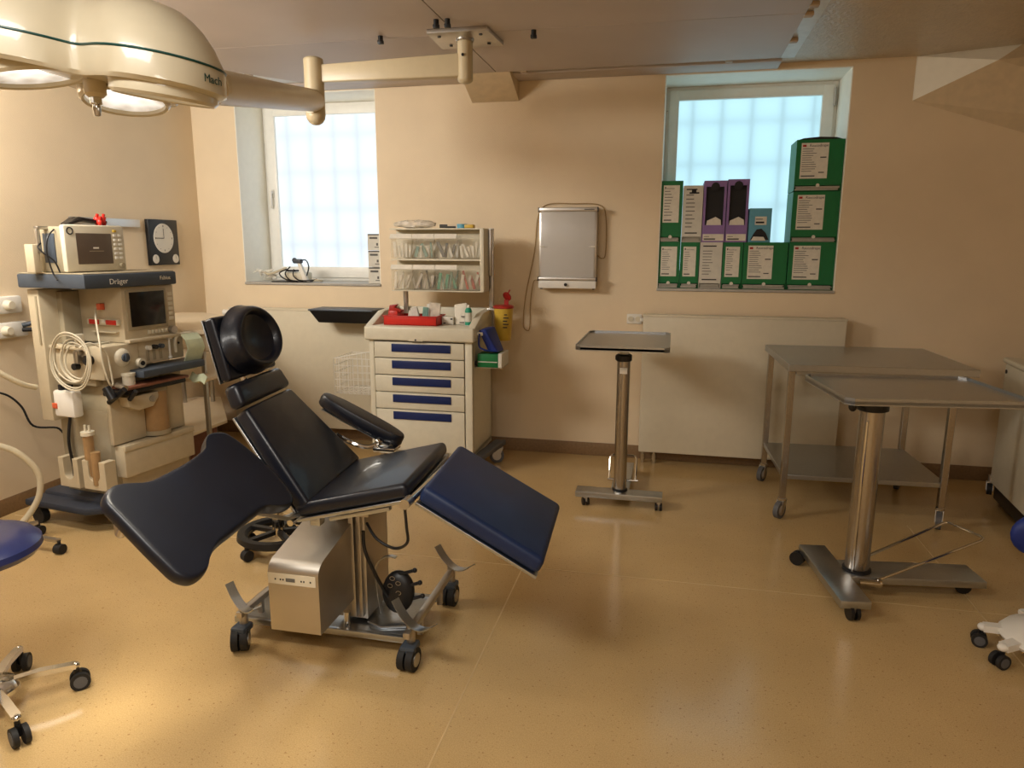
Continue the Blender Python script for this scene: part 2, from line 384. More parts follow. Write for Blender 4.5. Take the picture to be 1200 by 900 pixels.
# windows
def window(n, x0, x1, gx0, gx1, gz0, gz1, pane, handle):
    y = 5.56
    w = MB().box((x0 + .006, y + .005, WZ[0]), (x1 - .006, y + .06, WZ[1])).build('window_%d' % n, pane, kind='structure')
    # empty the slab: window root is the fixed outer frame
    me = bmesh.new()
    me.free()
    bpy.data.meshes.remove(w.data) if False else None
    fr = MB(); a, bb, c, d = x0 + .006, x1 - .006, WZ[0], WZ[1] - .006; t = .035
    fr.box((a, y, c), (a + t, y + .07, d), .004); fr.box((bb - t, y, c), (bb, y + .07, d), .004)
    fr.box((a + t, y, d - t), (bb - t, y + .07, d), .004); fr.box((a + t, y, c), (bb - t, y + .07, c + t), .004)
    o = fr.build('tmp', 'frame'); w.data = o.data; bpy.data.objects.remove(o)
    sa = MB(); y2 = y - .02
    sa.box((a + t - .01, y2, c + t - .01), (gx0, y2 + .06, d - t + .01), .006); sa.box((gx1, y2, c + t - .01), (bb - t + .01, y2 + .06, d - t + .01), .006)
    sa.box((gx0 - .01, y2, gz1), (gx1 + .01, y2 + .06, d - t + .01), .006); sa.box((gx0 - .01, y2, c + t - .01), (gx1 + .01, y2 + .06, gz0), .006)
    sash = sa.build('window_sash', 'frame', w)
    MB().box((gx0 - .005, y2 + .025, gz0 - .005), (gx1 + .005, y2 + .031, gz1 + .005)).build('pane', pane, w)
    # steel bars close behind the frosted glass
    x = gx0 + .10
    while x < gx1:
        MB().box((x - .009, y2 + .042, c), (x + .009, y2 + .055, d)).build('window_bar', 'bar', w); x += .205
    z = gz1 - .15
    while z > gz0:
        MB().box((a + t, y2 + .055, z - .009), (bb - t, y2 + .068, z + .009)).build('window_bar', 'bar', w); z -= .292
    if handle:
        hx = gx0 - .045
        MB().box((hx - .014, y2 - .012, 1.93), (hx + .014, y2, 2.0), .004).box((hx - .012, y2 - .04, 1.965), (hx + .012, y2 - .01, 1.99), .005).box((hx - .010, y2 - .045, 1.85), (hx + .010, y2 - .028, 1.985), .006).build('window_handle', 'white', w)
    else:
        hx = bb - t + .012
        MB().cyl((hx, y2 - .004, 2.50), (hx, y2 - .004, 2.62), .009, n=10).build('hinge', 'alu', w)
        MB().cyl((gx0 - .08, y2 - .004, 2.50), (gx0 - .08, y2 - .004, 2.505), .004, n=8).build('hinge', 'alu', w)
    MB().box((x0 - .0, YB - .012, WZ[0] - .018), (x1 + .0, y, WZ[0]), .002).build('window_sill', 'sill', w)
    return w
window(1, W1[0], W1[1], -3.235, -2.30, 1.37, 2.575, 'pane_l', True)
window(2, W2[0], W2[1], -0.012, 0.952, 1.37, 2.572, 'pane_r', False)

# ceiling boards, strips, clips
ceil = bpy.data.objects['ceiling']
bz0, bz1 = 2.672, 2.69
outl_l = [(-2.60, 4.86), (-3.35, 3.98), (-3.35, 3.975)]
def panel(poly):
    return MB().prism(poly, 'z', bz0, bz1, .0015, 1).build('ceiling_panel', 'board', ceil, smooth=False)
g = .0025
panel([(-2.62, 4.87), (-3.30, 3.96 + g), (-1.20 - g, 3.98 + g), (-1.20 - g, 4.87)])
panel([(-1.20 + g, 3.98 + g), (0.58, 4.0 + g), (0.58, 4.87), (-1.20 + g, 4.87)])
panel([(-3.30, 3.96 - g), (-3.30, 2.2), (-1.20 - g, 2.2), (-1.20 - g, 3.98 - g)])
panel([(-1.20 + g, 2.2), (0.58, 2.2), (0.58, 4.0 - g), (-1.20 + g, 3.98 - g)])
panel([(-3.30, 2.195), (-3.30, 0.4), (-1.20 - g, 0.4), (-1.20 - g, 2.195)])
panel([(-1.20 + g, 2.195), (-1.20 + g, 0.4), (0.58, 0.4), (0.58, 2.195)])
MB().box((-3.40, 0.3, 2.69), (0.67, 4.96, 2.709), .002).build('ceiling_strip', 'strip', ceil)
MB().box((-3.70, 4.965, 2.675), (0.60, 5.17, 2.709), .002).build('ceiling_strip', 'board', ceil)
for (x, y) in ((0.60, 3.90), (0.60, 4.05), (0.60, 4.52), (0.28, 4.90), (-1.02, 4.90), (-2.35, 4.90), (-2.85, 4.60)):
    MB().box((x - .022, y - .022, 2.668), (x + .022, y + .022, 2.69), .005).build('clip', 'clip_wood', ceil)
for (x, y) in ((-1.62, 3.93), (-0.78, 4.0), (-1.23, 3.72), (-1.17, 3.72)):
    MB().cyl((x, y, 2.672), (x, y, 2.64), .014, n=12).box((x - .016, y - .012, 2.63), (x + .016, y + .012, 2.65), .004).build('hook', 'black', ceil)
# small wedge beam left of middle, stair soffit on the right
t3 = MB().prism([(5.173, 2.545), (5.173, 2.709), (4.87, 2.709), (4.87, 2.675)], 'x', -1.45, -1.11).build('trim_3', 'soffit', kind='structure', smooth=False)
t = bmesh.new()
P = dict(a=(1.42, 5.173, 2.449), b=(1.42, 5.173, 2.709), c=(1.93, 5.0, 2.709), d=(3.19, 5.173, 1.87), e=(3.19, 4.9, 2.10), f=(3.19, 4.9, 2.709), g=(3.19, 5.173, 2.709), h=(1.80, 4.96, 2.62))
vv = {k: t.verts.new(c) for k, c in P.items()}
for fc in ('ahed', 'hcfe', 'bcfg', 'defg', 'abgd'): t.faces.new([vv[k] for k in fc])
bmesh.ops.recalc_face_normals(t, faces=t.faces)
m_ = MB(); m_.bm.free(); m_.bm = t; m_.build('trim_4', 'soffit', kind='structure', smooth=False)
t = bmesh.new(); vv = [t.verts.new((p[0] + dx, p[1], p[2])) for dx in (0, .004) for p in (P['a'], P['b'], P['c'], P['h'])]
for fc in ((0, 1, 2, 3), (7, 6, 5, 4), (0, 4, 5, 1), (1, 5, 6, 2), (2, 6, 7, 3), (3, 7, 4, 0)): t.faces.new([vv[i] for i in fc])
bmesh.ops.recalc_face_normals(t, faces=t.faces)
m_ = MB(); m_.bm.free(); m_.bm = t; m_.build('trim_5', 'reveal', kind='structure', smooth=False)  # white colour stands in for window light on the soffit's left face

# ================================================================== RADIATORS
def radiator(label, x0, x1, z0, z1, valve_left):
    r = thing('radiator', label, 'radiator', ((x0 + x1) / 2, 5.09, 0))
    MB().box((x0, 5.035, z0), (x1, 5.06, z1 - .012), .008).build('front_panel', 'radiator', r)
    MB().box((x0, 5.11, z0), (x1, 5.125, z1 - .012), .006).build('rear_panel', 'radiator', r)
    MB().box((x0 - .003, 5.032, z1 - .016), (x1 + .003, 5.13, z1), .005).build('top_grille', 'radiator', r)
    MB().box((x0, 5.055, z0 + .01), (x0 + .008, 5.12, z1 - .02)).build('side_cover', 'radiator', r)
    MB().box((x1 - .008, 5.055, z0 + .01), (x1, 5.12, z1 - .02)).build('side_cover', 'radiator', r)
    for k in range(2):
        x = (x0 + .04, x1 - .04)[k]
        MB().box((x - .012, 5.12, z0 + .2), (x + .012, 5.172, z0 + .26)).build('wall_bracket', 'radiator', r)
    if valve_left == 1:
        MB().cyl((x0 - .075, 5.08, z1 - .045), (x0 - .015, 5.08, z1 - .045), .024, n=16).build('thermostat', 'white', r)
        MB().cyl((x0 - .015, 5.08, z1 - .045), (x0 + .002, 5.08, z1 - .045), .012, n=12).build('valve', 'chrome', r)
    else:
        for dx in (.03, .11):
            MB().cyl((x0 + dx, 5.08, .0), (x0 + dx, 5.08, z0 + .01), .012, n=12).cyl((x0 + dx, 5.08, .02), (x0 + dx, 5.08, .07), .018, n=12).build('pipe', 'chrome', r)
    return r
radiator('long flat beige panel radiator under the left window, behind the reclining chair', -3.43, -1.5, .12, 1.062, 1)
radiator('flat beige panel radiator below the window stacked with cartons', -0.19, 1.13, .09, 1.08, 2)

# black shelf tray hung on the left radiator
r = thing('shelf_tray', 'black tapered plastic box shelf hung on front of the left radiator', 'shelf', (-2.41, 4.97, 1.0))
MB().hexa([(-2.61, 4.80, 1.078), (-2.11, 4.80, 1.078), (-2.11, 5.03, 1.078), (-2.61, 5.03, 1.078)],
          [(-2.55, 4.83, .985), (-2.13, 4.83, .985), (-2.13, 5.03, .985), (-2.55, 5.03, .985)], .008).build('body', 'black', r)
MB().box((-2.615, 4.795, 1.074), (-2.105, 5.03, 1.086), .006).build('lid', 'slate', r, label='dark grey flat lid')

# ================================================================== X-RAY VIEWER
r = thing('light_box', 'wall-mounted grey film viewing box between the cart and the carton window', 'light box', (-0.735, 5.13, 1.24))
MB().box((-0.94, 5.08, 1.25), (-0.53, 5.17, 1.81), .006).build('housing', 'alu', r)
MB().box((-0.925, 5.072, 1.325), (-0.545, 5.081, 1.785), .002).build('diffuser', 'xray', r)
MB().box((-0.945, 5.062, 1.782), (-0.525, 5.10, 1.81), .004).build('top_rail', 'alu', r)
MB().box((-0.945, 5.058, 1.305), (-0.525, 5.085, 1.327), .004).build('bottom_rail', 'alu', r, label='rounded steel film rail')
MB().box((-0.94, 5.066, 1.25), (-0.53, 5.085, 1.305), .003).build('control_strip', 'white', r)
k = MB().cyl((-0.742, 5.066, 1.277), (-0.742, 5.056, 1.277), .017).build('switch', 'white', r)
MB().cyl((-0.742, 5.057, 1.277), (-0.742, 5.050, 1.277), .011).build('knob', 'black', k)
for x in (-0.945, -0.53): MB().box((x, 5.06, 1.78), (x + .006, 5.10, 1.812)).box((x, 5.056, 1.303), (x + .006, 5.09, 1.33)).build('end_cap', 'black', r)
for x, d in ((-0.915, 1), (-0.555, -1)): MB().box((x - .015, 5.063, 1.538), (x + .015, 5.073, 1.548), .002).box((x + d * .015, 5.064, 1.540), (x + d * .03, 5.070, 1.544)).build('film_clip', 'white', r)
MB().box((-0.93, 5.08, 1.243), (-0.915, 5.10, 1.251)).box((-0.555, 5.08, 1.243), (-0.54, 5.10, 1.251)).build('foot', 'black', r)
MB().box((-0.62, 5.0605, 1.792), (-0.55, 5.0615, 1.799)).build('name_print', 'print', r)
MB().tube([(-0.945, 5.10, 1.30), (-0.99, 5.15, 1.29), (-1.015, 5.165, 1.15), (-1.02, 5.165, .96), (-1.04, 5.165, .93), (-1.07, 5.165, .98), (-1.05, 5.165, 1.2), (-0.99, 5.165, 1.5), (-0.965, 5.165, 1.75), (-0.9, 5.165, 1.835), (-0.72, 5.165, 1.84), (-0.53, 5.165, 1.83), (-0.48, 5.165, 1.75), (-0.475, 5.165, 1.5), (-0.50, 5.165, 1.46), (-0.53, 5.15, 1.48)], .0035, n=6).build('cord', 'brass', r)

# socket by radiator
r = thing('wall_socket', 'double white wall socket left of the right radiator', 'socket', (-0.257, 5.165, 1.0))
MB().box((-0.31, 5.162, 1.0), (-0.205, 5.173, 1.07), .003).build('plate', 'white', r)
for x in (-.283, -.232): MB().cyl((x, 5.163, 1.035), (x, 5.156, 1.035), .019, n=16).build('socket_face', 'beige', r)
MB().box((-0.215, 5.13, 1.02), (-0.19, 5.17, 1.045), .004).build('plug', 'white', r)

# ================================================================== CARTONS IN THE RIGHT WINDOW
def prints(mb, x0, x1, z0, z1, y, rows, seedn):
    rnd = random.Random(seedn); h = (z1 - z0)
    for i in range(rows):
        z = z1 - h * (i + .5) / rows; w = (x1 - x0) * rnd.uniform(.35, .62)
        mb.box((x0, y - .0006, z - h * .012), (x0 + w, y, z + h * .012))
def carton(label, x0, x1, z0, z1, color, kind='lab', y=5.19, d=.26, gap=.0008):
    r = thing('carton', label, 'carton', ((x0 + x1) / 2, y + d / 2, z0), group='supply cartons in the right window')
    x0 += gap; x1 -= gap; z1 -= .0003; w = x1 - x0; h = z1 - z0
    slot = .036 if kind in ('lab', 'wide', 'band') else 0
    b = MB()
    if slot:
        b.box((x0, y, z0 + slot), (x1, y + d, z1), .002); b.box((x0, y + .04, z0), (x1, y + d, z0 + slot))
        b.box((x0, y, z0), (x0 + .004, y + .04, z0 + slot)); b.box((x1 - .004, y, z0), (x1, y + .04, z0 + slot)); b.box((x0, y, z0), (x1, y + .04, z0 + .003))
    elif kind == 'cut':
        b.box((x0, y + .02, z0), (x1, y + d, z1), .002)
        b.box((x0, y, z0), (x0 + .016, y + .02, z1)); b.box((x1 - .016, y, z0), (x1, y + .02, z1))
        b.box((x0 + .016, y, z1 - .04), (x1 - .016, y + .02, z1)); b.box((x0 + .016, y, z0), (x1 - .016, y + .02, z0 + .115))
    else: b.box((x0, y, z0), (x1, y + d, z1), .002)
    b.build('carton_body', color, r, smooth=False)
    if slot:
        p = MB(); rnd = random.Random(int(x0 * 1000) + int(z0 * 100))
        for i in range(4):
            zz = z0 + .005 + i * .007
            p.box((x0 + .006 + rnd.uniform(0, .01), y - rnd.uniform(0, .012), zz), (x1 - .006 - rnd.uniform(0, .015), y + .038, zz + .003),
                  mtx=None)
        p.build('packet', 'paper', r, smooth=False)
    if kind in ('lab', 'wide'):
        lx0 = x0 + (.018 if kind == 'lab' else .03); lx1 = x1 - (.022 if kind == 'lab' else .095)
        lz1 = z1 - .03 if kind == 'lab' else z1 - .022; lz0 = lz1 - (.205 if h < .33 else .25) if kind == 'lab' else lz1 - .225
        lb = MB().box((lx0, y - .001, lz0), (lx1, y, lz1)).build('paper_label', 'paper', r, smooth=False)
        t = MB(); prints(t, lx0 + .008, lx1 - .01, lz0 + .04, lz1 - .03, y - .001, 11 if kind == 'wide' else 9, int(x0 * 999))
        t.box((lx0 + .008, y - .0016, lz0 + .012), (lx0 + (lx1 - lx0) * .55, y - .001, lz0 + .02)); t.build('printed_lines', 'print', lb, smooth=False)
        text('printed_name', 'Raucodrape' , .024 if kind == 'wide' else .011, (lx0 + (.05 if kind == 'wide' else .02), y - .0012, lz1 - .024), FRONT, 'printd', lb)
        e = MB().box((lx0 + .008, y - .0014, lz1 - .024), (lx0 + .016 + (.014 if kind == 'wide' else 0), y - .001, lz1 - .010)); e.build('printed_mark', 'redd' if kind == 'wide' else 'print', lb, smooth=False)
        if kind == 'wide':
            e = MB().box((lx1 - .05, y - .0014, lz1 - .095), (lx1 - .012, y - .001, lz1 - .088)).box((lx1 - .055, y - .0014, lz1 - .19), (lx1 - .02, y - .001, lz1 - .184)); e.build('printed_mark', 'printd', lb, smooth=False)
        MB().cyl(((x0 + x1) / 2, y - .0005, z0 + slot), ((x0 + x1) / 2, y + .001, z0 + slot), .012, n=12).build('thumb_cut', 'paper', r)
    if kind == 'cut':
        MB().box((x0 + .016, y + .017, z0 + .115), (x1 - .016, y + .019, z1 - .04)).build('opening', 'printd', r, label='dark cut-out opening')
        MB().cyl(((x0 + x1) / 2, y + .0185, z1 - .04), ((x0 + x1) / 2, y - .0005, z1 - .04), .028, n=20).build('opening', 'printd', r, label='round dark top of the opening')
        cx = (x0 + x1) / 2
        MB().prism([(cx - .05, z0 + .11), (cx + .05, z0 + .10), (cx + .045, z0 + .15), (cx + .01, z0 + .17), (cx - .045, z0 + .145)], 'y', y + .003, y + .016).build('packet', 'paper', r, smooth=False)
        lb = MB().box((x0 + .006, y - .001, z0 + .01), (x1 - .006, y, z0 + .055)).build('paper_label', 'paper', r, smooth=False)
        MB().box((x0 + .014, y - .0016, z0 + .016), (x0 + .09, y - .001, z0 + .026)).box((x0 + .014, y - .0016, z0 + .036), (x0 + .05, y - .001, z0 + .040)).build('printed_lines', 'print', lb, smooth=False)
    if kind == 'band':
        t = MB(); prints(t, x0 + .02, x1 - .01, z0 + .09, z1 - .05, y, 9, int(x0 * 777)); t.build('printed_lines', 'print', r, smooth=False)
        MB().box((x0 + .02, y - .0008, z0 + .058), (x1 - .03, y, z0 + .066)).build('printed_band', 'printd', r, smooth=False)
        MB().box((x0 + .02, y - .0008, z1 - .03), (x1 - .04, y, z1 - .022)).build('printed_band', 'printd', r, smooth=False)
    return r
z1r = 1.257; h1 = 1.5745
carton('narrow green carton, first from the left in the bottom row on the right sill', -.108, .042, z1r, h1, 'green')
carton('narrow green carton, second from the left in the bottom row on the right sill', .044, .172, z1r, h1, 'green')
carton('narrow white carton with printed list, between green cartons in the bottom row', .174, .325, z1r, h1, 'cardwhite', 'band')
carton('narrow green carton right of the white one in the bottom row on the right sill', .327, .462, z1r, h1, 'green')
carton('wide green carton with white label under the small blue box', .464, .752, z1r, h1, 'green', 'wide')
carton('wide green carton with black packets, bottom of the tall right-hand stack', .756, 1.052, z1r, h1, 'green', 'wide')
h2 = 1.5745
carton('narrow green carton on top at the left end of the right window', -.108, .042, h2, 1.988, 'green')
c = carton('narrow white carton with a black device picture, beside the purple cartons', .044, .178, h2, 1.955, 'cardwhite', 'band')
MB().box((.085, 5.1885, 1.90), (.15, 5.189, 1.91)).box((.10, 5.1885, 1.908), (.13, 5.189, 1.93)).build('printed_picture', 'printd', c, smooth=False)
carton('purple carton with dark cut-out, left one of the pair', .180, .332, h2, 1.985, 'purple', 'cut')
carton('purple carton with dark cut-out, right one of the pair', .336, .478, h2, 1.992, 'purple', 'cut')
c = carton('small light blue glove carton on the wide green carton', .486, .632, h2, 1.80, 'blue', 'plain')
MB().prism([(.50, 1.59), (.62, 1.59), (.60, 1.635), (.57, 1.665), (.54, 1.66), (.52, 1.63)], 'y', 5.185, 5.189).build('opening', 'printd', c, smooth=False)
MB().box((.525, 5.188, 1.69), (.60, 5.189, 1.745)).build('paper_label', 'paper', c, smooth=False)
MB().box((.53, 5.187, 1.70), (.585, 5.188, 1.712)).box((.53, 5.187, 1.725), (.575, 5.188, 1.73)).build('printed_lines', 'printd', c, smooth=False)
MB().prism([(.505, 1.585), (.60, 1.585), (.585, 1.61), (.52, 1.612)], 'y', 5.176, 5.184).build('packet', 'paper', c, smooth=False)
carton('wide green carton, middle of the tall right-hand stack', .756, 1.052, h2, 1.905, 'green', 'wide')
c = carton('wide green carton with raised lid, top of the tall right-hand stack', .756, 1.052, 1.908, 2.235, 'green', 'wide')
MB().prism([(.760, 2.233), (1.048, 2.233), (1.00, 2.247), (.90, 2.252), (.80, 2.245)], 'y', 5.20, 5.44).build('flap', 'black', c, label='dark raised top flaps')

# three small white boxes on left sill
for i, lab in enumerate(('small white box, bottom of the stack at the right end of the left sill', 'small white box, middle of the stack at the right end of the left sill', 'small white box, top of the stack at the right end of the left sill')):
    z = 1.258 + i * .126
    r = thing('supply_box', lab, 'box', (-2.245, 5.25, z), group='small boxes on the left sill')
    MB().box((-2.296, 5.19, z), (-2.196, 5.33, z + .123), .002).build('carton_body', 'cardwhite', r, smooth=False)
    MB().box((-2.28, 5.1885, z + .085), (-2.215, 5.1895, z + .10)).box((-2.225, 5.1885, z + .035), (-2.21, 5.1895, z + .055)).box((-2.24, 5.1885, z + .02), (-2.205, 5.1895, z + .026)).build('printed_lines', 'print', r, smooth=False)
    MB().box((-2.292, 5.188, z + .112), (-2.200, 5.19, z + .122)).build('opening_edge', 'print', r, smooth=False)

# device with cables on left sill
r = thing('handheld_device', 'cream bench device with grey cables lying on the left window sill', 'device', (-2.95, 5.27, 1.256))
MB().box((-3.14, 5.20, 1.258), (-2.83, 5.36, 1.265), .002).build('tray', 'black', r, label='thin black tray')
MB().box((-3.03, 5.21, 1.266), (-2.85, 5.34, 1.335), .012).build('body', 'beige', r)
MB().hexa([(-2.86, 5.20, 1.262), (-2.82, 5.20, 1.262), (-2.82, 5.24, 1.262), (-2.86, 5.24, 1.262)], [(-2.91, 5.20, 1.42), (-2.885, 5.20, 1.42), (-2.885, 5.23, 1.42), (-2.91, 5.23, 1.42)], .004).build('handle', 'white', r)
MB().box((-2.94, 5.19, 1.405), (-2.87, 5.24, 1.44), .01).sph((-2.93, 5.21, 1.43), .02).build('clamp', 'slate', r)
MB().box((-3.0, 5.20, 1.34), (-2.92, 5.26, 1.355), .004).build('holder', 'black', r)
c = MB()
c.tube([(-2.87, 5.20, 1.43), (-2.82, 5.19, 1.43), (-2.80, 5.19, 1.38), (-2.82, 5.19, 1.31)], .005)
c.tube([(-2.96, 5.19, 1.38), (-3.0, 5.18, 1.33), (-2.97, 5.18, 1.28), (-2.90, 5.18, 1.268)], .005)
c.tube([(-2.99, 5.19, 1.36), (-3.05, 5.18, 1.33), (-3.02, 5.18, 1.29), (-2.95, 5.18, 1.268)], .005)
c.tube([(-2.93, 5.19, 1.36), (-2.93, 5.18, 1.31), (-2.88, 5.18, 1.275), (-2.78, 5.20, 1.275), (-2.75, 5.22, 1.285)], .005)
c.build('cable', 'black', r)
c = MB()
c.tube([(-3.0, 5.20, 1.37), (-3.08, 5.19, 1.34), (-3.16, 5.2, 1.32), (-3.2, 5.22, 1.33)], .009)
c.tube([(-2.78, 5.22, 1.27), (-2.73, 5.20, 1.275), (-2.72, 5.24, 1.27), (-2.80, 5.25, 1.28)], .009)
c.build('cable', 'cablew', r, label='white cable')
o = MB(); rnd = random.Random(3)
for i in range(9):
    a = rnd.uniform(0, PI); x = -3.215 + rnd.uniform(-.05, .09); z = 1.285 + rnd.uniform(0, .06)
    o.strap([(x - .04 * math.cos(a), 5.22 + rnd.uniform(-.02, .03), max(1.262, z - .03 * math.sin(a))), (x, 5.24, z + .012), (x + .04 * math.cos(a), 5.22 + rnd.uniform(-.02, .03), max(1.262, z + .03 * math.sin(a)))], .035, .003, (0, 1, 0.4))
tag(o.build('crumpled_wrapper', 'paper'), 'crumpled white paper wrapper at the left end of the left sill', 'wrapper')

# ================================================================== DRAWER CART
r = cart = thing('drawer_cart', 'beige five-drawer instrument cart with dark blue handles beside the chair', 'cart', (-1.62, 4.7, 0))
cx0, cx1, cy0, cy1 = -1.985, -1.262, 4.45, 4.96
cb = MB()
cb.box((cx0, cy0 + .02, .155), (cx0 + .035, cy1, .93)).box((cx1 - .05, cy0 + .02, .155), (cx1, cy1, .93)).box((cx0, cy1 - .01, .155), (cx1, cy1, .93)).box((cx0, cy0 + .02, .13), (cx1, cy1, .165))
cb.box((cx0, cy0, .14), (cx0 + .035, cy0 + .03, .93), .004).box((cx1 - .05, cy0, .14), (cx1, cy0 + .03, .93), .004)
cb.build('body', 'cart', r)
# raised top tray with side walls that slope down to the front
MB().box((cx0 - .022, cy0 - .03, .925), (cx1 + .02, cy1 + .02, 1.02), .014, 3).build('top', 'cart', r)
for a, bb in ((cx0 - .022, cx0 + .03), (cx1 - .03, cx1 + .02)):
    MB().prism([(cy0 - .02, 1.0), (cy0 + .02, 1.03), (cy0 + .22, 1.10), (cy1 + .01, 1.115), (cy1 + .02, 1.0)], 'x', a, bb, .008).build('side_rail', 'cart', r)
MB().box((cx0, cy1 - .02, 1.0), (cx1, cy1 + .015, 1.11), .006).build('back_rail', 'cart', r)
dz = [(.915, .808), (.802, .692), (.686, .575), (.569, .457), (.451, .165)]
for i, (za, zb) in enumerate(dz):
    d = MB().box((cx0 + .04, cy0 - .006, zb), (cx1 - .055, cy0 + .02, za), .004).box((cx0 + .05, cy0 + .02, zb + .01), (cx1 - .065, cy0 + .40, za - .02)).build('drawer', 'cart', r)
    MB().box((cx0 + .165, cy0 - .013, za - .066), (cx1 - .145, cy0 - .005, za - .012), .003).build('handle', 'bluehandle', d)
MB().prism([(-1.64 + .05 * math.cos(a), .926 + .022 * math.sin(a)) for a in [k * PI / 10 for k in range(11)]], 'y', cy0 - .0315, cy0 - .029).build('lock_plate', 'beige', r)
MB().cyl((-1.64, cy0 - .031, .935), (-1.64, cy0 - .036, .935), .006, n=12).build('lock', 'black', r)
def caster(parent, x, y, R, w, rubber, a=0.0, z0=0.0, plate=None):
    """swivel caster: wheel axis along local y rotated by a; trails slightly"""
    rm = Matrix.Translation((x, y, z0)) @ Matrix.Rotation(a, 4, 'Z')
    f = lambda p: rm @ Vector(p)
    c = MB().cyl(f((0, -w / 2, R)), f((0, w / 2, R)), R, n=24)
    o = c.build('caster', rubber, parent)
    MB().cyl(f((0, -w / 2 - .002, R)), f((0, w / 2 + .002, R)), R * .62, n=20).build('hub', 'greyrubber' if rubber != 'greyrubber' else 'alu', o)
    top = plate if plate else 2 * R + .02
    k = MB()
    for s in (-1, 1):
        k.hexa([f((-R * .35, s * (w / 2 + .003), R * .8)), f((R * .35, s * (w / 2 + .003), R * .8)), f((R * .6 + R * .3, s * (w / 2 + .003), 2 * R + .006)), f((R * .0, s * (w / 2 + .003), 2 * R + .006))],
               [f((-R * .35, s * (w / 2 + .006), R * .8)), f((R * .35, s * (w / 2 + .006), R * .8)), f((R * .6 + R * .3, s * (w / 2 + .006), 2 * R + .006)), f((R * .0, s * (w / 2 + .006), 2 * R + .006))])
    k.box((-.0, -w / 2 - .006, 2 * R + .002), (R * .9, w / 2 + .006, 2 * R + .008), mtx=rm)
    k.cyl(f((R * .45, 0, 2 * R + .006)), f((R * .45, 0, top - z0)), R * .35, n=12)
    k.build('fork', 'alu', o)
    return o
for x, y in ((cx0 + .03, cy0 + .06), (cx1 - .06, cy0 + .06), (cx0 - .02, cy1 - .08)):
    caster(r, x, y, .045, .03, 'greyrubber', 0.3, plate=.14)
caster(r, cx1 + .07, cy1 - .12, .052, .03, 'greyrubber', 0.2, plate=.13)
MB().hexa([(cx1 - .03, cy0 + .01, .10), (cx1 + .04, cy0 + .01, .10), (cx1 + .13, cy1 - .08, .125), (cx1 + .05, cy1 - .08, .125)], [(cx1 - .03, cy0 + .01, .14), (cx1 + .04, cy0 + .01, .14), (cx1 + .13, cy1 - .08, .165), (cx1 + .05, cy1 - .08, .165)], .01).build('wheel_bar', 'greyrubber', r)
# rear posts and tilt bin rack
MB().box((-1.905, 4.90, 1.0), (-1.875, 4.93, 1.66), .003).build('post', 'alu', r)
MB().box((-1.262, 4.90, .98), (-1.232, 4.93, 1.665), .003).box((-1.262, 4.86, 1.34), (-1.236, 4.90, 1.66), .003).build('post', 'alu', r)
ox0, ox1 = -1.93, -1.285
rack = MB()
rack.box((ox0, 4.86, 1.235), (ox1 + .025, 4.89, 1.66), .003)
rack.box((ox1, 4.74, 1.235), (ox1 + .028, 4.89, 1.66), .004)
rack.box((ox0 - .004, 4.75, 1.655), (ox1 + .02, 4.89, 1.663)).box((ox0, 4.75, 1.445), (ox1 + .02, 4.89, 1.457)).box((ox0 + .0, 4.75, 1.232), (ox1 + .02, 4.89, 1.24))
rk = rack.build('bin_rack', 'beige', r)
bw = (ox1 - ox0) / 4
ORD = ('first', 'second', 'third', 'fourth', 'fifth', 'sixth')
kinds = [('paper', 'paper', 'pink and white wrapped pads'), ('tealwrap', 'paper', 'green capped needle packets'), ('slate', 'white', 'dark blue and white needle packets'), ('paper', 'white', 'white wrapped syringes'),
         ('paper', 'wrap', 'clear wrapped tubing'), ('alu', 'black', 'silver needle packets'), ('teal', 'tealwrap', 'green wrapped cannula packs'), ('wrap', 'redd', 'long wrapped catheters')]
for row in range(2):
    for c in range(4):
        a = ox0 + c * bw + .003; e = ox0 + (c + 1) * bw - .003; zb = (1.459, 1.242)[row]; zt = (1.648, 1.438)[row]
        bn = MB()
        bn.box((a, 4.745, zb), (e, 4.748, zt - .025)).box((a, 4.748, zb), (a + .002, 4.85, zt - .03)).box((e - .002, 4.748, zb), (e, 4.85, zt - .03)).box((a, 4.748, zb), (e, 4.85, zb + .002))
        t = bn.build('tilt_bin', 'plasticclear', r)
        MB().hexa([(a - .001, 4.728, zt - .05), (e + .001, 4.728, zt - .05), (e + .001, 4.745, zt - .022), (a - .001, 4.745, zt - .022)],
                  [(a - .001, 4.731, zt - .056), (e + .001, 4.731, zt - .056), (e + .001, 4.748, zt - .028), (a - .001, 4.748, zt - .028)]).build('label_strip', 'paper' if c < 3 else 'plasticclear', t, smooth=False)
        ka, kb, kl = kinds[row * 4 + c]; rnd = random.Random(row * 10 + c)
        where = ('top', 'bottom')[row] + ' row, ' + ('first', 'second', 'third', 'fourth')[c] + ' tilt bin'
        for i in range(6):
            ln = rnd.uniform(.07, .115) if row == 0 else rnd.uniform(.09, .14); wd = rnd.uniform(.014, .026)
            ang = rnd.uniform(-.5, .5); hh = ln * math.cos(ang) / 2 + wd / 2 * abs(math.sin(ang)) + .002
            px = min(max(a + .012 + (e - a - .024) * (i + .5) / 6, a + .012 + ln / 2 * abs(math.sin(ang))), e - .012 - ln / 2 * abs(math.sin(ang)))
            mt = Matrix.Translation((px, 4.765 + .013 * i, zb + .004 + hh)) @ Matrix.Rotation(ang, 4, 'Y')
            o = MB().box((-wd / 2, -.003, -ln / 2), (wd / 2, .003, ln / 2), .002, 1, mt).build('sterile_packet', ka if i % 2 == 0 else kb)
            tag(o, kl.split(' packets')[0].rstrip('s') + ', ' + ORD[i] + ' from left in ' + where, 'packet', 'packets in the ' + where)
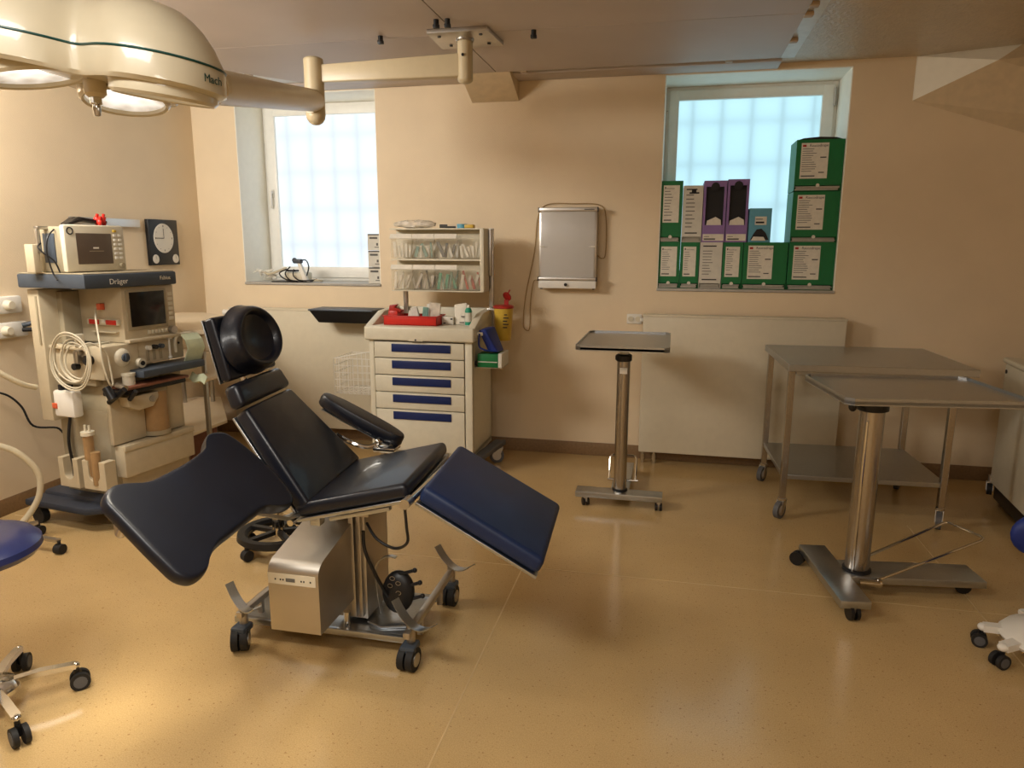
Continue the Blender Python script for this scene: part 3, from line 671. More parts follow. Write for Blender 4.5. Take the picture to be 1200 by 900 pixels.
# packages on the rack top
o = MB(); rnd = random.Random(5)
t = bmesh.new(); bmesh.ops.create_uvsphere(t, u_segments=28, v_segments=14, radius=1)
for v in t.verts:
    x, y, z = v.co
    sp = lambda q, e: math.copysign(abs(q) ** e, q)
    taper = 1 - .6 * max(0, -x - .45) - .35 * max(0, x - .6)
    v.co = Vector((-1.77 + x * .155, 4.81 + sp(y, .6) * .05 * taper, 1.692 + sp(z, .6) * .026 * taper)) + Vector((rnd.uniform(-.004, .004), rnd.uniform(-.006, .006), rnd.uniform(-.003, .005)))
o._add(t)
tag(o.build('plastic_package', 'wrap'), 'long crumpled clear-wrapped package lying on top of the bin rack', 'package')
o = MB(); o.cyl((-1.58, 4.78, 1.678), (-1.53, 4.80, 1.678), .012, n=10).cyl((-1.54, 4.79, 1.672), (-1.48, 4.83, 1.672), .007, n=10)
tag(o.build('plastic_connector', 'greyrubber'), 'small grey plastic connector lying beside the wrapped package', 'connector')
r2 = thing('tape_roll', 'flat blue and beige box of tape on top of the bin rack', 'tape', (-1.405, 4.8, 1.664))
MB().cyl((-1.425, 4.80, 1.664), (-1.425, 4.80, 1.692), .035).build('roll', 'blue', r2)
MB().box((-1.405, 4.775, 1.664), (-1.34, 4.83, 1.688), .004).build('case', 'yellow', r2, label='pale yellow case end')
# things on the cart top  (top surface z=1.02)
r2 = thing('red_tray', 'red plastic instrument tray on the front of the cart top', 'tray', (-1.70, 4.62, 1.021))
q = MB()
X0, X1, Y0, Y1 = -1.895, -1.52, 4.50, 4.68; zb, zt = 1.021, 1.085
for A, B in (((X0, Y0), (X1, Y0 + .006)), ((X0, Y1 - .006), (X1, Y1)), ((X0, Y0), (X0 + .006, Y1)), ((X1 - .006, Y0), (X1, Y1))): q.box((*A, zb), (*B, zt), .002)
q.box((X0, Y0, zb), (X1, Y1, zb + .005)); q.box((X0 - .006, Y0 - .006, zt - .006), (X1 + .006, Y0 + .006, zt), .002).box((X0 - .006, Y1 - .006, zt - .006), (X1 + .006, Y1 + .006, zt), .002)
q.box((X0 + .02, Y0 + .03, zb + .005), (X0 + .09, Y1 - .02, zt + .03), .01)
q.build('basin', 'red', r2)
MB().prism([(-1.88, 1.10), (-1.80, 1.095), (-1.79, 1.115), (-1.835, 1.135), (-1.82, 1.155), (-1.87, 1.15)], 'y', 4.55, 4.60, .004).build('handle', 'redd', r2)
for i, (x, y, w, d, h, m_, lb, rz) in enumerate(((-1.75, 4.61, .035, .01, .075, 'paper', 'small white paper sachet in the middle of the red tray', .2), (-1.69, 4.60, .05, .02, .10, 'cardwhite', 'small pinkish-white box tilted in the red tray', -.25),
                                                 (-1.63, 4.58, .04, .012, .10, 'tealwrap', 'grey-green foil packet upright in the red tray', .1), (-1.57, 4.60, .08, .015, .13, 'wrap', 'tall clear-wrapped packet at the right end of the red tray', .08), (-1.605, 4.64, .03, .02, .12, 'white', 'white packet behind the green foil packet in the red tray', -.1))):
    mt = Matrix.Translation((x, y, 1.028 + .01)) @ Matrix.Rotation(rz, 4, 'Y')
    o = MB().box((-w / 2, -d / 2, 0), (w / 2, d / 2, h), .003, 1, mt).build('supply_packet', m_)
    tag(o, lb, 'packet', 'packets in the red tray')
o = MB().box((-1.515, 4.60, 1.021), (-1.435, 4.66, 1.075), .002)
o = tag(o.build('small_box', 'cardwhite'), 'low white carton on the cart top right of the red tray', 'box')
MB().box((-1.505, 4.5985, 1.028), (-1.49, 4.6, 1.036)).box((-1.455, 4.5985, 1.055), (-1.44, 4.6, 1.065)).build('printed_lines', 'printd', o, smooth=False)
o = MB().hexa([(-1.43, 4.62, 1.021), (-1.345, 4.62, 1.021), (-1.345, 4.68, 1.021), (-1.43, 4.68, 1.021)], [(-1.44, 4.64, 1.155), (-1.35, 4.64, 1.17), (-1.35, 4.66, 1.16), (-1.435, 4.66, 1.15)], .006)
o = tag(o.build('swab_packet', 'paper'), 'tall white crinkled swab packet beside the green bottle', 'packet')
MB().box((-1.385, 4.615, 1.075), (-1.355, 4.622, 1.08)).box((-1.395, 4.613, 1.035), (-1.365, 4.62, 1.04)).build('printed_lines', 'print', o, smooth=False)
r2 = thing('spray_bottle', 'white bottle with green cap and base on the cart top', 'bottle', (-1.322, 4.58, 1.021))
MB().lathe([(0, 0), (.022, 0), (.023, .004), (.023, .085), (.018, .10), (.010, .105), (0, .105)], (-1.322, 4.58, 1.021)).build('body', 'cardwhite', r2)
MB().lathe([(.0235, 0), (.0236, .002), (.0236, .02), (.0235, .022)], (-1.322, 4.58, 1.026)).build('base_band', 'teal', r2)
MB().lathe([(.0, .12), (.012, .12), (.019, .112), (.0235, .1), (.0235, .088), (0, .088)], (-1.322, 4.58, 1.021)).build('cap', 'teal', r2)
MB().lathe([(0, .14), (.007, .14), (.009, .12), (0, .12)], (-1.322, 4.58, 1.021)).build('nozzle', 'white', r2)
# sharps container on a bracket at the cart's side
r2 = thing('sharps_container', 'yellow sharps container with open red lid at the cart side', 'container', (-1.15, 4.85, .90))
MB().lathe([(0, 0), (.048, 0), (.052, .006), (.068, .225), (.066, .225), (.050, .008), (0, .008)], (-1.145, 4.85, .895)).build('body', 'yellow', r2)
MB().lathe([(.0, .215), (.066, .222), (.072, .226), (.072, .240), (.060, .246), (0, .246)], (-1.145, 4.85, .895)).build('lid', 'redd', r2)
MB().cyl((-1.135, 4.90, 1.195), (-1.13, 4.908, 1.20), .034).build('flap', 'redd', r2)
MB().box((-1.15, 4.89, 1.135), (-1.12, 4.90, 1.175)).cyl((-1.125, 4.90, 1.22), (-1.11, 4.90, 1.245), .005, n=8).build('hinge', 'redd', r2)
t = MB()
for i in range(5): t.box((-1.135, 4.788 - i * .0 , 1.075 - i * .022), (-1.105 + (i % 2) * .01, 4.7905, 1.083 - i * .022))
t.cyl((-1.125, 4.7955, .985), (-1.125, 4.789, .985), .0, .0001, n=3) if False else None
t.build('warning_print', 'printd', r2, smooth=False)
MB().box((-1.262, 4.84, 1.10), (-1.20, 4.86, 1.115), .002).build('bracket', 'alu', cart)
# push handle and blue bag, green glove box
MB().box((cx1 + .018, 4.50, .965), (cx1 + .06, 4.54, .99), .006).build('push_handle', 'white', cart)
o = MB().hexa([(-1.235, 4.50, 1.0), (-1.19, 4.50, 1.01), (-1.15, 4.62, 1.02), (-1.22, 4.62, 1.01)], [(-1.17, 4.52, .856), (-1.105, 4.52, .856), (-1.085, 4.62, .856), (-1.16, 4.62, .856)], .010)
o.tube([(-1.225, 4.50, .98), (-1.225, 4.49, .90), (-1.19, 4.49, .875), (-1.16, 4.51, .866)], .006)
tag(o.build('blue_bag', 'bluebag'), 'folded royal blue pouch leaning on the green glove box', 'pouch')
r2 = thing('glove_box', 'green and white glove box in a holder on the cart side', 'box', (-1.15, 4.58, .755))
MB().box((-1.24, 4.50, .757), (-1.10, 4.70, .845), .002).build('carton_body', 'green', r2)
MB().box((-1.099, 4.50, .757), (-1.075, 4.70, .85), .001).box((-1.235, 4.498, .79), (-1.105, 4.50, .796)).build('carton_side', 'cardwhite', r2)
text('printed_word', 'gloves', .016, (-1.225, 4.4985, .812), FRONT, 'paper', r2) if False else None
MB().box((-1.262, 4.51, .765), (-1.235, 4.53, .79), .002).cyl((-1.262, 4.52, .785), (-1.235, 4.52, .785), .008).build('bracket', 'black', cart)
MB().box((-1.262, 4.50, .752), (-1.075, 4.70, .756)).build('holder_shelf', 'alu', cart)
# wire basket on left side
w = MB(); bx0, bx1, by0, by1 = -2.30, -2.01, 4.55, 4.85
def wire(a, b_): w.cyl(a, b_, .0022, n=5)
for k in range(6):
    z = .52 + k * .05
    for A, B in (((bx0, by0), (bx1, by0)), ((bx1, by0), (bx1, by1)), ((bx1, by1), (bx0, by1)), ((bx0, by1), (bx0, by0))):
        if k == 5 and A == (bx0, by0) and B == (bx1, by0): pass
        wire((*A, z), (*B, z))
for k in range(9):
    x = bx0 + (bx1 - bx0) * k / 8; wire((x, by0, .52), (x, by0, .77)); wire((x, by1, .52), (x, by1, .77)); wire((x, by0, .52), (x, by1, .52))
for k in range(8):
    y = by0 + (by1 - by0) * k / 7; wire((bx0, y, .52), (bx0, y, .77)); wire((bx0, y, .52), (bx1, y, .52))
w.cyl((bx0, by0, .77), (cx0, by0 + .02, .83), .004, n=6)
w.build('wire_basket', 'white', cart)

# ================================================================== TRAY STANDS
def tray(mb_m, parent, x0, x1, y0, y1, z, rm=None, ch=.03):
    b = MB(); pl = [(x0 + ch, y0), (x1 - ch, y0), (x1, y0 + ch), (x1, y1 - ch), (x1 - ch, y1), (x0 + ch, y1), (x0, y1 - ch), (x0, y0 + ch)]
    b.prism(pl, 'z', z - .025, z - .012)
    n = len(pl)
    for i in range(n):
        a = Vector((*pl[i], 0)); c = Vector((*pl[(i + 1) % n], 0)); d = (c - a).normalized(); nn = Vector((-d.y, d.x, 0)) * .006
        b.hexa([a + Vector((0, 0, z - .03)), c + Vector((0, 0, z - .03)), c + nn + Vector((0, 0, z - .03)), a + nn + Vector((0, 0, z - .03))], [a + Vector((0, 0, z)), c + Vector((0, 0, z)), c + nn + Vector((0, 0, z)), a + nn + Vector((0, 0, z))])
    return b.build('tray_top', mb_m, parent, world=False, smooth=False)
def small_caster(parent, x, y, a=0, R=.022, top=.07):
    c = MB()
    ax = Vector((math.cos(a), math.sin(a), 0))
    for s in (-1, 1): c.cyl(Vector((x, y, R)) + ax * s * .006, Vector((x, y, R)) + ax * s * .020, R, n=16)
    o = c.build('caster', 'black', parent, world=False)
    MB().box((x - .012, y - .014, R), (x + .012, y + .014, top - .004), .003).cyl((x, y, top - .008), (x, y, top), .014).build('fork', 'alu', o, world=False)
    return o
# stand 1 (mid): local frame axes parallel to world
r = thing('instrument_stand', 'slim steel instrument tray stand left of the right radiator', 'stand', (-.26, 4.16, 0), 0.0)
tray('steel', r, -.262, .262, -.20, .54, 1.0)
MB().box((-.028, -.02, .93), (.028, .06, .975), .004).build('tray_mount', 'steel', r, world=False)
MB().cyl((0, .02, .90), (0, .02, .975), .022).build('inner_tube', 'chrome', r, world=False)
MB().cyl((0, .02, .08), (0, .02, .90), .038, n=28).build('column', 'steelv', r, world=False)
MB().lathe([(.0, .885), (.042, .885), (.047, .89), (.047, .92), (.04, .925), (0, .925)], (0, .02, 0)).box((-.05, .0, .89), (-.03, .04, .92), .006).build('clamp_collar', 'black', r, world=False)
MB().box((-.02, -.0235, .815), (.024, -.0185, .85)).build('sticker', 'paper', r, world=False, smooth=False)
MB().lathe([(.038, .088), (.046, .088), (.046, .10), (.038, .104)], (0, .02, 0)).build('floor_ring', 'black', r, world=False)
MB().box((-.26, -.07, .058), (.255, .04, .092), .002).build('front_bar', 'steel', r, world=False)
MB().box((-.055, .04, .058), (.055, .60, .090), .002).build('rear_bar', 'steel', r, world=False)
for x, y, a in ((-.20, -.04, .4), (.235, -.04, .1), (.0, .57, 0)): small_caster(r, x, y, a, .024, .06)
MB().tube([(-.08, .20, .10), (-.08, .255, .222), (-.07, .262, .236), (-.055, .265, .24), (.06, .265, .24), (.075, .262, .236), (.085, .255, .222), (.085, .20, .10)], .007, smooth=0).cyl((-.09, .20, .095), (.10, .20, .095), .008, n=8).build('foot_pedal', 'chrome', r, world=False)
# stand 2 (right front)
r = thing('instrument_stand', 'large steel tray table on thick column, nearest on the right', 'stand', (.885, 3.31, 0), math.radians(7.5))
tray('steel', r, -.215, .52, -.26, .31, .95)
MB().cyl((0, .02, .84), (0, .02, .925), .032).box((-.05, -.04, .915), (.05, .10, .926)).build('inner_tube', 'chrome', r, world=False)
MB().cyl((0, .02, .08), (0, .02, .845), .052, n=32).build('column', 'steelv', r, world=False)
MB().lathe([(.0, .84), (.055, .84), (.066, .845), (.066, .885), (.055, .89), (0, .89)], (0, .02, 0)).cyl((-.06, -.01, .865), (-.10, -.03, .868), .007, n=8).sph((-.105, -.033, .868), .018, (1, 1, 1.25)).build('clamp_collar', 'black', r, world=False)
MB().lathe([(.052, .088), (.062, .088), (.062, .10), (.052, .104)], (0, .02, 0)).build('floor_ring', 'black', r, world=False)
MB().cyl((-.035, -.025, .10), (-.035, -.025, .80), .006, n=8).build('cable_rod', 'chrome', r, world=False)
MB().box((-.18, -.30, .058), (-.055, .28, .092), .002).build('cross_bar', 'steel', r, world=False)
MB().box((-.055, -.06, .058), (.53, .12, .090), .002).build('long_bar', 'steel', r, world=False)
for x, y, a in ((-.19, .25, .9), (-.12, -.28, .1), (.47, .02, 1.4)): small_caster(r, x, y, a, .034, .06)
MB().tube([(.0, .07, .10), (.44, .19, .262), (.455, .192, .266), (.465, .185, .268), (.535, .045, .262), (.538, .03, .258), (.525, .018, .252), (.02, -.10, .085)], .0065, smooth=0).build('foot_pedal', 'chrome', r, world=False)
MB().cyl((-.03, -.10, .085), (.05, -.11, .085), .014).cyl((.045, -.10, .085), (.06, -.10, .085), .02).build('pedal_axle', 'chrome', r, world=False)

# steel work table
r = thing('steel_table', 'low stainless steel trolley table with bottom shelf in front of the right radiator', 'table', (1.1, 4.53, 0), math.radians(2.0))
def LB(name, a, b_, m_='steel', bev=.003): return MB().box(a, b_, bev).build(name, m_, r, world=False, smooth=False)
LB('table_top', (-.47, -.40, .87), (.49, .42, .91), 'steel', .003)
for x, y in ((-.44, -.34), (.40, -.34), (-.44, .34), (.40, .34)):
    LB('leg', (x - .0175, y - .0175, .11), (x + .0175, y + .0175, .87), 'steelv')
LB('apron', (-.42, -.36, .845), (.42, -.34, .87)); LB('apron', (-.42, .34, .845), (.42, .36, .87))
LB('shelf', (-.45, -.35, .235), (.415, .35, .262))
for x, y, a in ((-.44, -.34, .9), (.40, -.34, 1.2), (-.44, .34, 1.0), (.40, .34, 1.1)):
    o = caster(r, 0, 0, .05, .028, 'greyrubber', a, plate=.115)
    for ob in [o] + list(o.children): ob.data.transform(ROOTM[r.name] ); ob.data.transform(Matrix.Translation((x - .02 * math.cos(a), y - .02 * math.sin(a), 0)))
    MB().cyl((x, y, .105), (x, y, .118), .024).build('leg_collar', 'chrome', r, world=False)

# right white cabinet
r = thing('cabinet', 'white rolling cabinet with black base at the right picture edge', 'cabinet', (2.2, 4.4, 0), math.radians(-6))
MB().box((-.27, -.55, .12), (.5, .33, .865), .012).build('body', 'cart', r, world=False)
MB().box((-.285, -.56, .868), (.51, .34, .90), .014, 3).build('lid', 'cart', r, world=False)
MB().box((-.25, -.54, .03), (.48, .30, .118), .004).build('base', 'black', r, world=False)
MB().cyl((-.255, .29, .82), (-.275, .29, .82), .012, n=10).build('lock', 'black', r, world=False)
for x, y in ((-.20, .28), (.42, .28), (-.2, -.5), (.42, -.5)): small_caster(r, x, y, .6, .015, .032)
caster(r, 0, 0, .035, .025, 'rubber', 1.4, plate=.12)
o = [c for c in r.children if c.name.startswith('caster')][-1]
for ob in [o] + list(o.children): ob.data.transform(ROOTM[r.name]); ob.data.transform(Matrix.Translation((-.275, .30, 0.05)))

# ================================================================== STOOLS
def star_base(parent, cx, cy, m_, leg_r, R, hub_z, angs, cast='rubber', CR=.032):
    for a in angs:
        d = Vector((math.cos(a), math.sin(a), 0))
        p0 = Vector((cx, cy, hub_z)) + d * .04; p1 = Vector((cx, cy, hub_z - .005)) + d * R
        MB().strap([p0, p0.lerp(p1, .5) + Vector((0, 0, .008)), p1], leg_r * 2, leg_r * 1.3, d.cross(Vector((0, 0, 1)))).sph(p1, leg_r, (1, 1, .8)).build('leg', m_, parent)
        w_ = MB(); q = d.cross(Vector((0, 0, 1))); cc = Vector((p1.x, p1.y, CR)) + d * .008
        for s in (-1, 1): w_.cyl(cc + q * s * .008, cc + q * s * .024, CR, n=20)
        o = w_.build('caster', cast, parent)
        h = MB()
        for s in (-1, 1): h.cyl(cc + q * s * .022, cc + q * s * .0255, CR * .68, n=16)
        h.build('hub_cap', 'greyrubber', o)
        MB().cyl((p1.x, p1.y, CR), (p1.x, p1.y, hub_z), .009, n=10).box((cc.x - .006, cc.y - .006, CR), (cc.x + .006, cc.y + .006, CR * 2 + .006)).build('stem', 'black', o)
r = thing('stool', 'dark blue round stool with chrome star base at the lower left picture edge', 'stool', (-2.17, 1.715, 0))
star_base(r, -2.17, 1.715, 'chrome', .014, .245, .095, [math.radians(x) for x in (46, -26, -98, -170, 118)])
MB().lathe([(0, .115), (.07, .105), (.085, .09), (.085, .075), (0, .07)], (-2.17, 1.715, 0)).build('hub', 'chrome', r)
MB().cyl((-2.17, 1.715, .1), (-2.17, 1.715, .5), .025).build('column', 'chrome', r)
MB().lathe([(0, .625), (.13, .628), (.175, .617), (.198, .595), (.2, .575), (.185, .555), (.16, .548), (0, .545)], (-2.17, 1.715, 0), 40).build('seat', 'bluevinyl', r)
# white stool at right edge
r = thing('stool', 'white star-base stool with blue cushion at the right picture edge', 'stool', (1.46, 2.86, 0))
star_base(r, 1.46, 2.86, 'white', .02, .215, .085, [math.radians(x) for x in (165, 205, 290, 20, 90)], CR=.028)
MB().lathe([(0, .15), (.06, .145), (.15, .11), (.17, .085), (.16, .07), (0, .07)], (1.46, 2.86, 0)).build('hub', 'white', r)
MB().cyl((1.46, 2.86, .1), (1.46, 2.86, .37), .022).build('column', 'white', r)
MB().sph((1.53, 3.12, .40), .14, (1, .35, .72), 24).build('back_cushion', 'bluebag', r)
MB().lathe([(0, .45), (.10, .45), (.14, .43), (.145, .41), (.12, .39), (0, .385)], (1.56, 2.86, 0), 32).build('seat', 'bluevinyl', r)
MB().box((1.50, 2.86, .372), (1.58, 3.13, .386)).build('bracket', 'alu', r)
# black stool base behind chair
r = thing('stool', 'low black ring-base stool on the floor behind the chair, mostly hidden', 'stool', (-1.93, 3.12, 0))
MB().lathe([(.15, .095), (.165, .11), (.20, .11), (.205, .085), (.19, .07), (.155, .075), (.15, .095)], (-1.93, 3.12, 0), 36).build('ring', 'black', r)
for k in range(5):
    a = k * 2 * PI / 5 + .5; d = Vector((math.cos(a), math.sin(a), 0)); c0 = Vector((-1.93, 3.12, .1))
    MB().strap([c0 + d * .03, c0 + d * .17], .03, .02, d.cross(Vector((0, 0, 1)))).build('leg', 'black', r)
    cc = Vector((-1.93, 3.12, .03)) + d * .185
    MB().cyl(cc - d.cross(Vector((0, 0, .018))), cc + d.cross(Vector((0, 0, .018))), .028).cyl(cc, cc + Vector((0, 0, .05)), .01).build('caster', 'rubber', r)
MB().cyl((-1.93, 3.12, .08), (-1.93, 3.12, .30), .03).build('column', 'chrome', r)
MB().lathe([(0, .36), (.14, .36), (.17, .34), (.17, .32), (.14, .305), (0, .30)], (-1.93, 3.12, 0)).build('seat', 'black', r)
# stand with casters behind left stool
r = thing('rolling_stand', 'grey rolling stand foot with black casters left of the anaesthesia machine', 'stand', (-3.42, 2.85, 0))
for p1 in ((-3.30, 3.00), (-2.99, 2.82), (-3.60, 3.02), (-3.45, 2.6)):
    MB().strap([(-3.42, 2.85, .075), (*p1, .07)], .028, .014, Vector((p1[0] + 3.42, p1[1] - 2.85, 0)).cross(Vector((0, 0, 1)))).build('leg', 'alu', r)
    MB().cyl((p1[0] - .02, p1[1], .026), (p1[0] + .02, p1[1], .026), .026, n=18).cyl((p1[0], p1[1], .026), (p1[0], p1[1], .07), .008, n=8).build('caster', 'rubber', r)
MB().cyl((-3.42, 2.85, .06), (-3.42, 2.85, .62), .014).build('pole', 'chrome', r)

# ================================================================== OPERATING CHAIR
r = ch = thing('operating_chair', 'black leatherette reclining operating chair on steel wheeled base in room centre', 'operating chair', (-1.25, 2.5, 0))
def V(*a): return Vector(a)
# seat
q = [V(-1.30, 2.2, .632), V(-.866, 2.2, .745), V(-.90, 2.76, .745), V(-1.33, 2.76, .632)]
MB().slab(q, (.012, 0, -.052), .020, 4).build('seat', 'leather', r)
MB().slab([p + V(.013, .0, -.054) for p in q], (.003, 0, -.012), .002).build('seat_plate', 'steel', r, label='thin steel edge plate')
# legrest
q = [V(-.800, 2.2, .742), V(-.375, 2.2, .512), V(-.405, 2.76, .505), V(-.84, 2.76, .738)]
MB().slab(q, (-.028, 0, -.058), .022, 4).build('leg_rest', 'navy', r, label='dark navy foot end cushion')
MB().slab([p + V(-.029, 0, -.060) for p in q], (-.005, 0, -.010), .002).build('leg_plate', 'steel', r)
MB().cyl((-.845, 2.16, .693), (-.845, 2.80, .693), .013).build('hinge', 'chrome', r)
MB().cyl((-.848, 2.14, .693), (-.848, 2.19, .693), .018).build('hinge_knob', 'alu', r)
# backrest (tapered)
q = [V(-1.519, 2.29, .958), V(-1.232, 2.2, .640), V(-1.29, 2.77, .640), V(-1.565, 2.69, .958)]
MB().slab(q, (-.052, 0, -.040), .016, 4).build('backrest', 'leather', r)
MB().slab([p + V(-.053, 0, -.041) for p in q], (-.008, 0, -.006), .002).build('back_plate', 'steel', r)
# neck pad
q = [V(-1.560, 2.30, 1.05), V(-1.515, 2.28, .968), V(-1.560, 2.70, .968), V(-1.60, 2.68, 1.05)]
MB().slab(q, (-.062, 0, -.03), .022, 4).build('neck_pad', 'leather', r)
# head pad + horseshoe
hn = V(.95, 0, .31)            # outward normal of head section
q = [V(-1.650, 2.32, 1.288), V(-1.578, 2.30, 1.055), V(-1.600, 2.66, 1.055), V(-1.672, 2.62, 1.288)]
MB().slab(q, (-.045, 0, -.014), .014, 4).build('head_pad', 'leather', r)
MB().slab([p + V(-.046, 0, -.015) for p in q], (-.006, 0, -.002), .002).build('head_plate', 'steel', r)
# dished ring cushion: superellipse torus, open dish inside
cu = (q[0] + q[1] + q[2] + q[3]) / 4 + hn * .018
up = (q[0] - q[1]).normalized(); sd = V(0, 1, 0); nn = sd.cross(up).normalized()
if nn.x < 0: nn = -nn
t = bmesh.new(); n1, n2 = 40, 20; rings = []
for k in range(n2 + 1):
    u = k / n2
    # profile from outside base over the rim into the dish
    if u < .3:
        t_ = u / .3; rad = 1.08 - .12 * t_; hgt = .045 * t_ ** 1.4
    elif u < .65:
        t_ = (u - .3) / .35; rad = .96 - .26 * t_; hgt = .045 - .005 * t_ + .022 * math.sin(t_ * PI) ** .8
    else:
        t_ = (u - .65) / .35; rad = .70 * (1 - t_); hgt = .016 + .024 * (1 - t_) ** 2
    ring = []
    for i in range(n1):
        th = 2 * PI * i / n1
        x = math.cos(th) * (.160 - .012 * math.sin(th)) * rad; y = math.sin(th) * .128 * rad
        ring.append(t.verts.new(cu + sd * x + up * (y + .01) + nn * hgt))
    rings.append(ring)
for a_, b_ in zip(rings, rings[1:]):
    for i in range(n1): t.faces.new((a_[i], a_[(i + 1) % n1], b_[(i + 1) % n1], b_[i]))
bmesh.ops.remove_doubles(t, verts=t.verts, dist=1e-4); bmesh.ops.recalc_face_normals(t, faces=t.faces)
o = MB(); o._add(t); o.build('head_ring', 'leather', r, label='raised dished head cushion')
MB().cyl((-1.63, 2.48, .98), (-1.67, 2.48, 1.12), .012).build('head_bracket', 'chrome', r)
# wide armboard: butterfly outline along -y, inclined
B_, C_, A_, D_ = V(-1.561, 2.15, .904), V(-1.262, 2.15, .668), V(-1.603, 1.67, .855), V(-1.289, 1.645, .603)
def bil(u, v): return B_.lerp(C_, u).lerp(A_.lerp(D_, u), v)      # u across, v towards camera
cor = []
def curve(pts, n=8):
    P_ = [Vector((*p, 0)) for p in pts]; m = len(P_); Q = []
    for i in range(m):
        a, b1, c1, d1 = P_[i - 1], P_[i], P_[(i + 1) % m], P_[(i + 2) % m]
        for j in range(n):
            w = j / n; Q.append(.5 * ((2 * b1) + (c1 - a) * w + (2 * a - 5 * b1 + 4 * c1 - d1) * w * w + (3 * b1 - a - 3 * c1 + d1) * w ** 3))
    return Q
out = curve([(0, .047), (.018, -.03), (.10, -.095), (.363, -.117), (.649, -.108), (.92, -.06), (1.0, .0), (.975, .09), (.882, .192), (.868, .32), (.872, .54), (.875, .70), (.921, .806), (.976, .882), (.968, .985), (.874, 1.045), (.725, 1.055), (.523, 1.055), (.28, 1.05), (.138, 1.046), (.07, 1.015), (.03, .951), (.044, .871), (.125, .73), (.138, .578), (.138, .364), (.104, .176), (.04, .11)], 4)
nrm = (C_ - B_).cross(A_ - B_).normalized()
if nrm.z < 0: nrm = -nrm
ctr = bil(.5, .5)
def plate(off0, off1, inset, rnd_):
    t = bmesh.new(); lay = []
    levels = [(off0, inset), (off0 + rnd_ * .3, inset * .35), (off0 + rnd_, 0), (off1 - rnd_, 0), (off1 - rnd_ * .3, inset * .35), (off1 - rnd_ * .04, inset * .8), (off1, inset * 1.3), (off1, inset * 2)]
    for h, ins in levels:
        lay.append([t.verts.new((lambda p: p + (ctr - p).normalized() * ins + nrm * h)(bil(q_.x, q_.y))) for q_ in out])
    n = len(out)
    for a, b1 in zip(lay, lay[1:]):
        for i in range(n): t.faces.new((a[i], a[(i + 1) % n], b1[(i + 1) % n], b1[i]))
    for L in (lay[0], lay[-1]):
        t.faces.new(L)
    bmesh.ops.recalc_face_normals(t, faces=t.faces); o = MB(); o._add(t); return o
plate(-.048, .0, .014, .014).build('wide_armboard', 'leather', r, label='wide waisted black arm table cushion on the near side')
MB().cyl(bil(.3, .97) - nrm * .05, bil(.3, .97) - nrm * .10, .014).box(tuple(bil(.3, .95) - nrm * .085 - V(.02, .02, .012)), tuple(bil(.3, .95) - nrm * .06 + V(.02, .02, .012)), .004).build('armboard_clamp', 'alu', r)
MB().strap([bil(.7, .3) - nrm * .055, V(-1.30, 2.15, .60), V(-1.28, 2.24, .595)], .03, .012, (1, 0, 0)).build('armboard_bracket', 'steel', r)
MB().cyl((-1.295, 2.17, .575), (-1.295, 2.20, .575), .012).build('armboard_pin', 'chrome', r)
# far arm pad
a0, a1 = V(-1.515, 2.88, .872), V(-1.150, 2.88, .700)
d = (a1 - a0).normalized(); nn = V(-d.z, 0, d.x)
if nn.z < 0: nn = -nn
t = bmesh.new(); L0 = []; N = 28; lay = []
for h, s in ((-.028, .9), (-.018, 1.0), (.012, 1.0), (.024, .90), (.026, .7)):
    ring = []
    for i in range(N):
        th = 2 * PI * i / N; ca, sa = math.cos(th), math.sin(th)
        ex = (abs(ca) ** .75) * (1 if ca > 0 else -1); ey = (abs(sa) ** .75) * (1 if sa > 0 else -1)
        ring.append(t.verts.new((a0 + a1) / 2 + d * ex * .212 * (1 - (1 - s) * .3) + V(0, ey * .055 * s, 0) + nn * h))
    lay.append(ring)
for a, b1 in zip(lay, lay[1:]):
    for i in range(N): t.faces.new((a[i], a[(i + 1) % N], b1[(i + 1) % N], b1[i]))
t.faces.new(lay[0][::-1]); t.faces.new(lay[-1]); bmesh.ops.recalc_face_normals(t, faces=t.faces)
o = MB(); o._add(t); o.build('arm_pad', 'leather', r, label='oblong black arm pad on the far side')
MB().slab([a0 + d * .03 + nn * -.03 + V(0, -.05, 0), a1 - d * .03 + nn * -.03 + V(0, -.05, 0), a1 - d * .03 + nn * -.03 + V(0, .05, 0), a0 + d * .03 + nn * -.03 + V(0, .05, 0)], -nn * .005).build('arm_plate', 'steel', r)
MB().tube([(-1.22, 2.84, .70), (-1.28, 2.82, .675), (-1.36, 2.80, .70), (-1.40, 2.76, .74)], .011, smooth=4).box((-1.25, 2.80, .665), (-1.15, 2.88, .68), .004).sph((-1.235, 2.83, .70), .016).build('arm_bracket', 'chrome', r)
# under-seat rails
MB().box((-1.17, 2.215, .585), (-.93, 2.24, .60), .002, mtx=Matrix.Translation((-1.05, 2.2, .61)) @ Matrix.Rotation(-.25, 4, 'Y') @ Matrix.Translation((1.05, -2.2, -.59))).build('accessory_rail', 'steel', r)
MB().box((-1.24, 2.21, .555), (-1.20, 2.25, .585), .003).build('rail_clamp', 'steel', r)
MB().box((-1.24, 2.36, .54), (-1.08, 2.66, .575), .004).build('seat_carrier', 'steelbox', r)
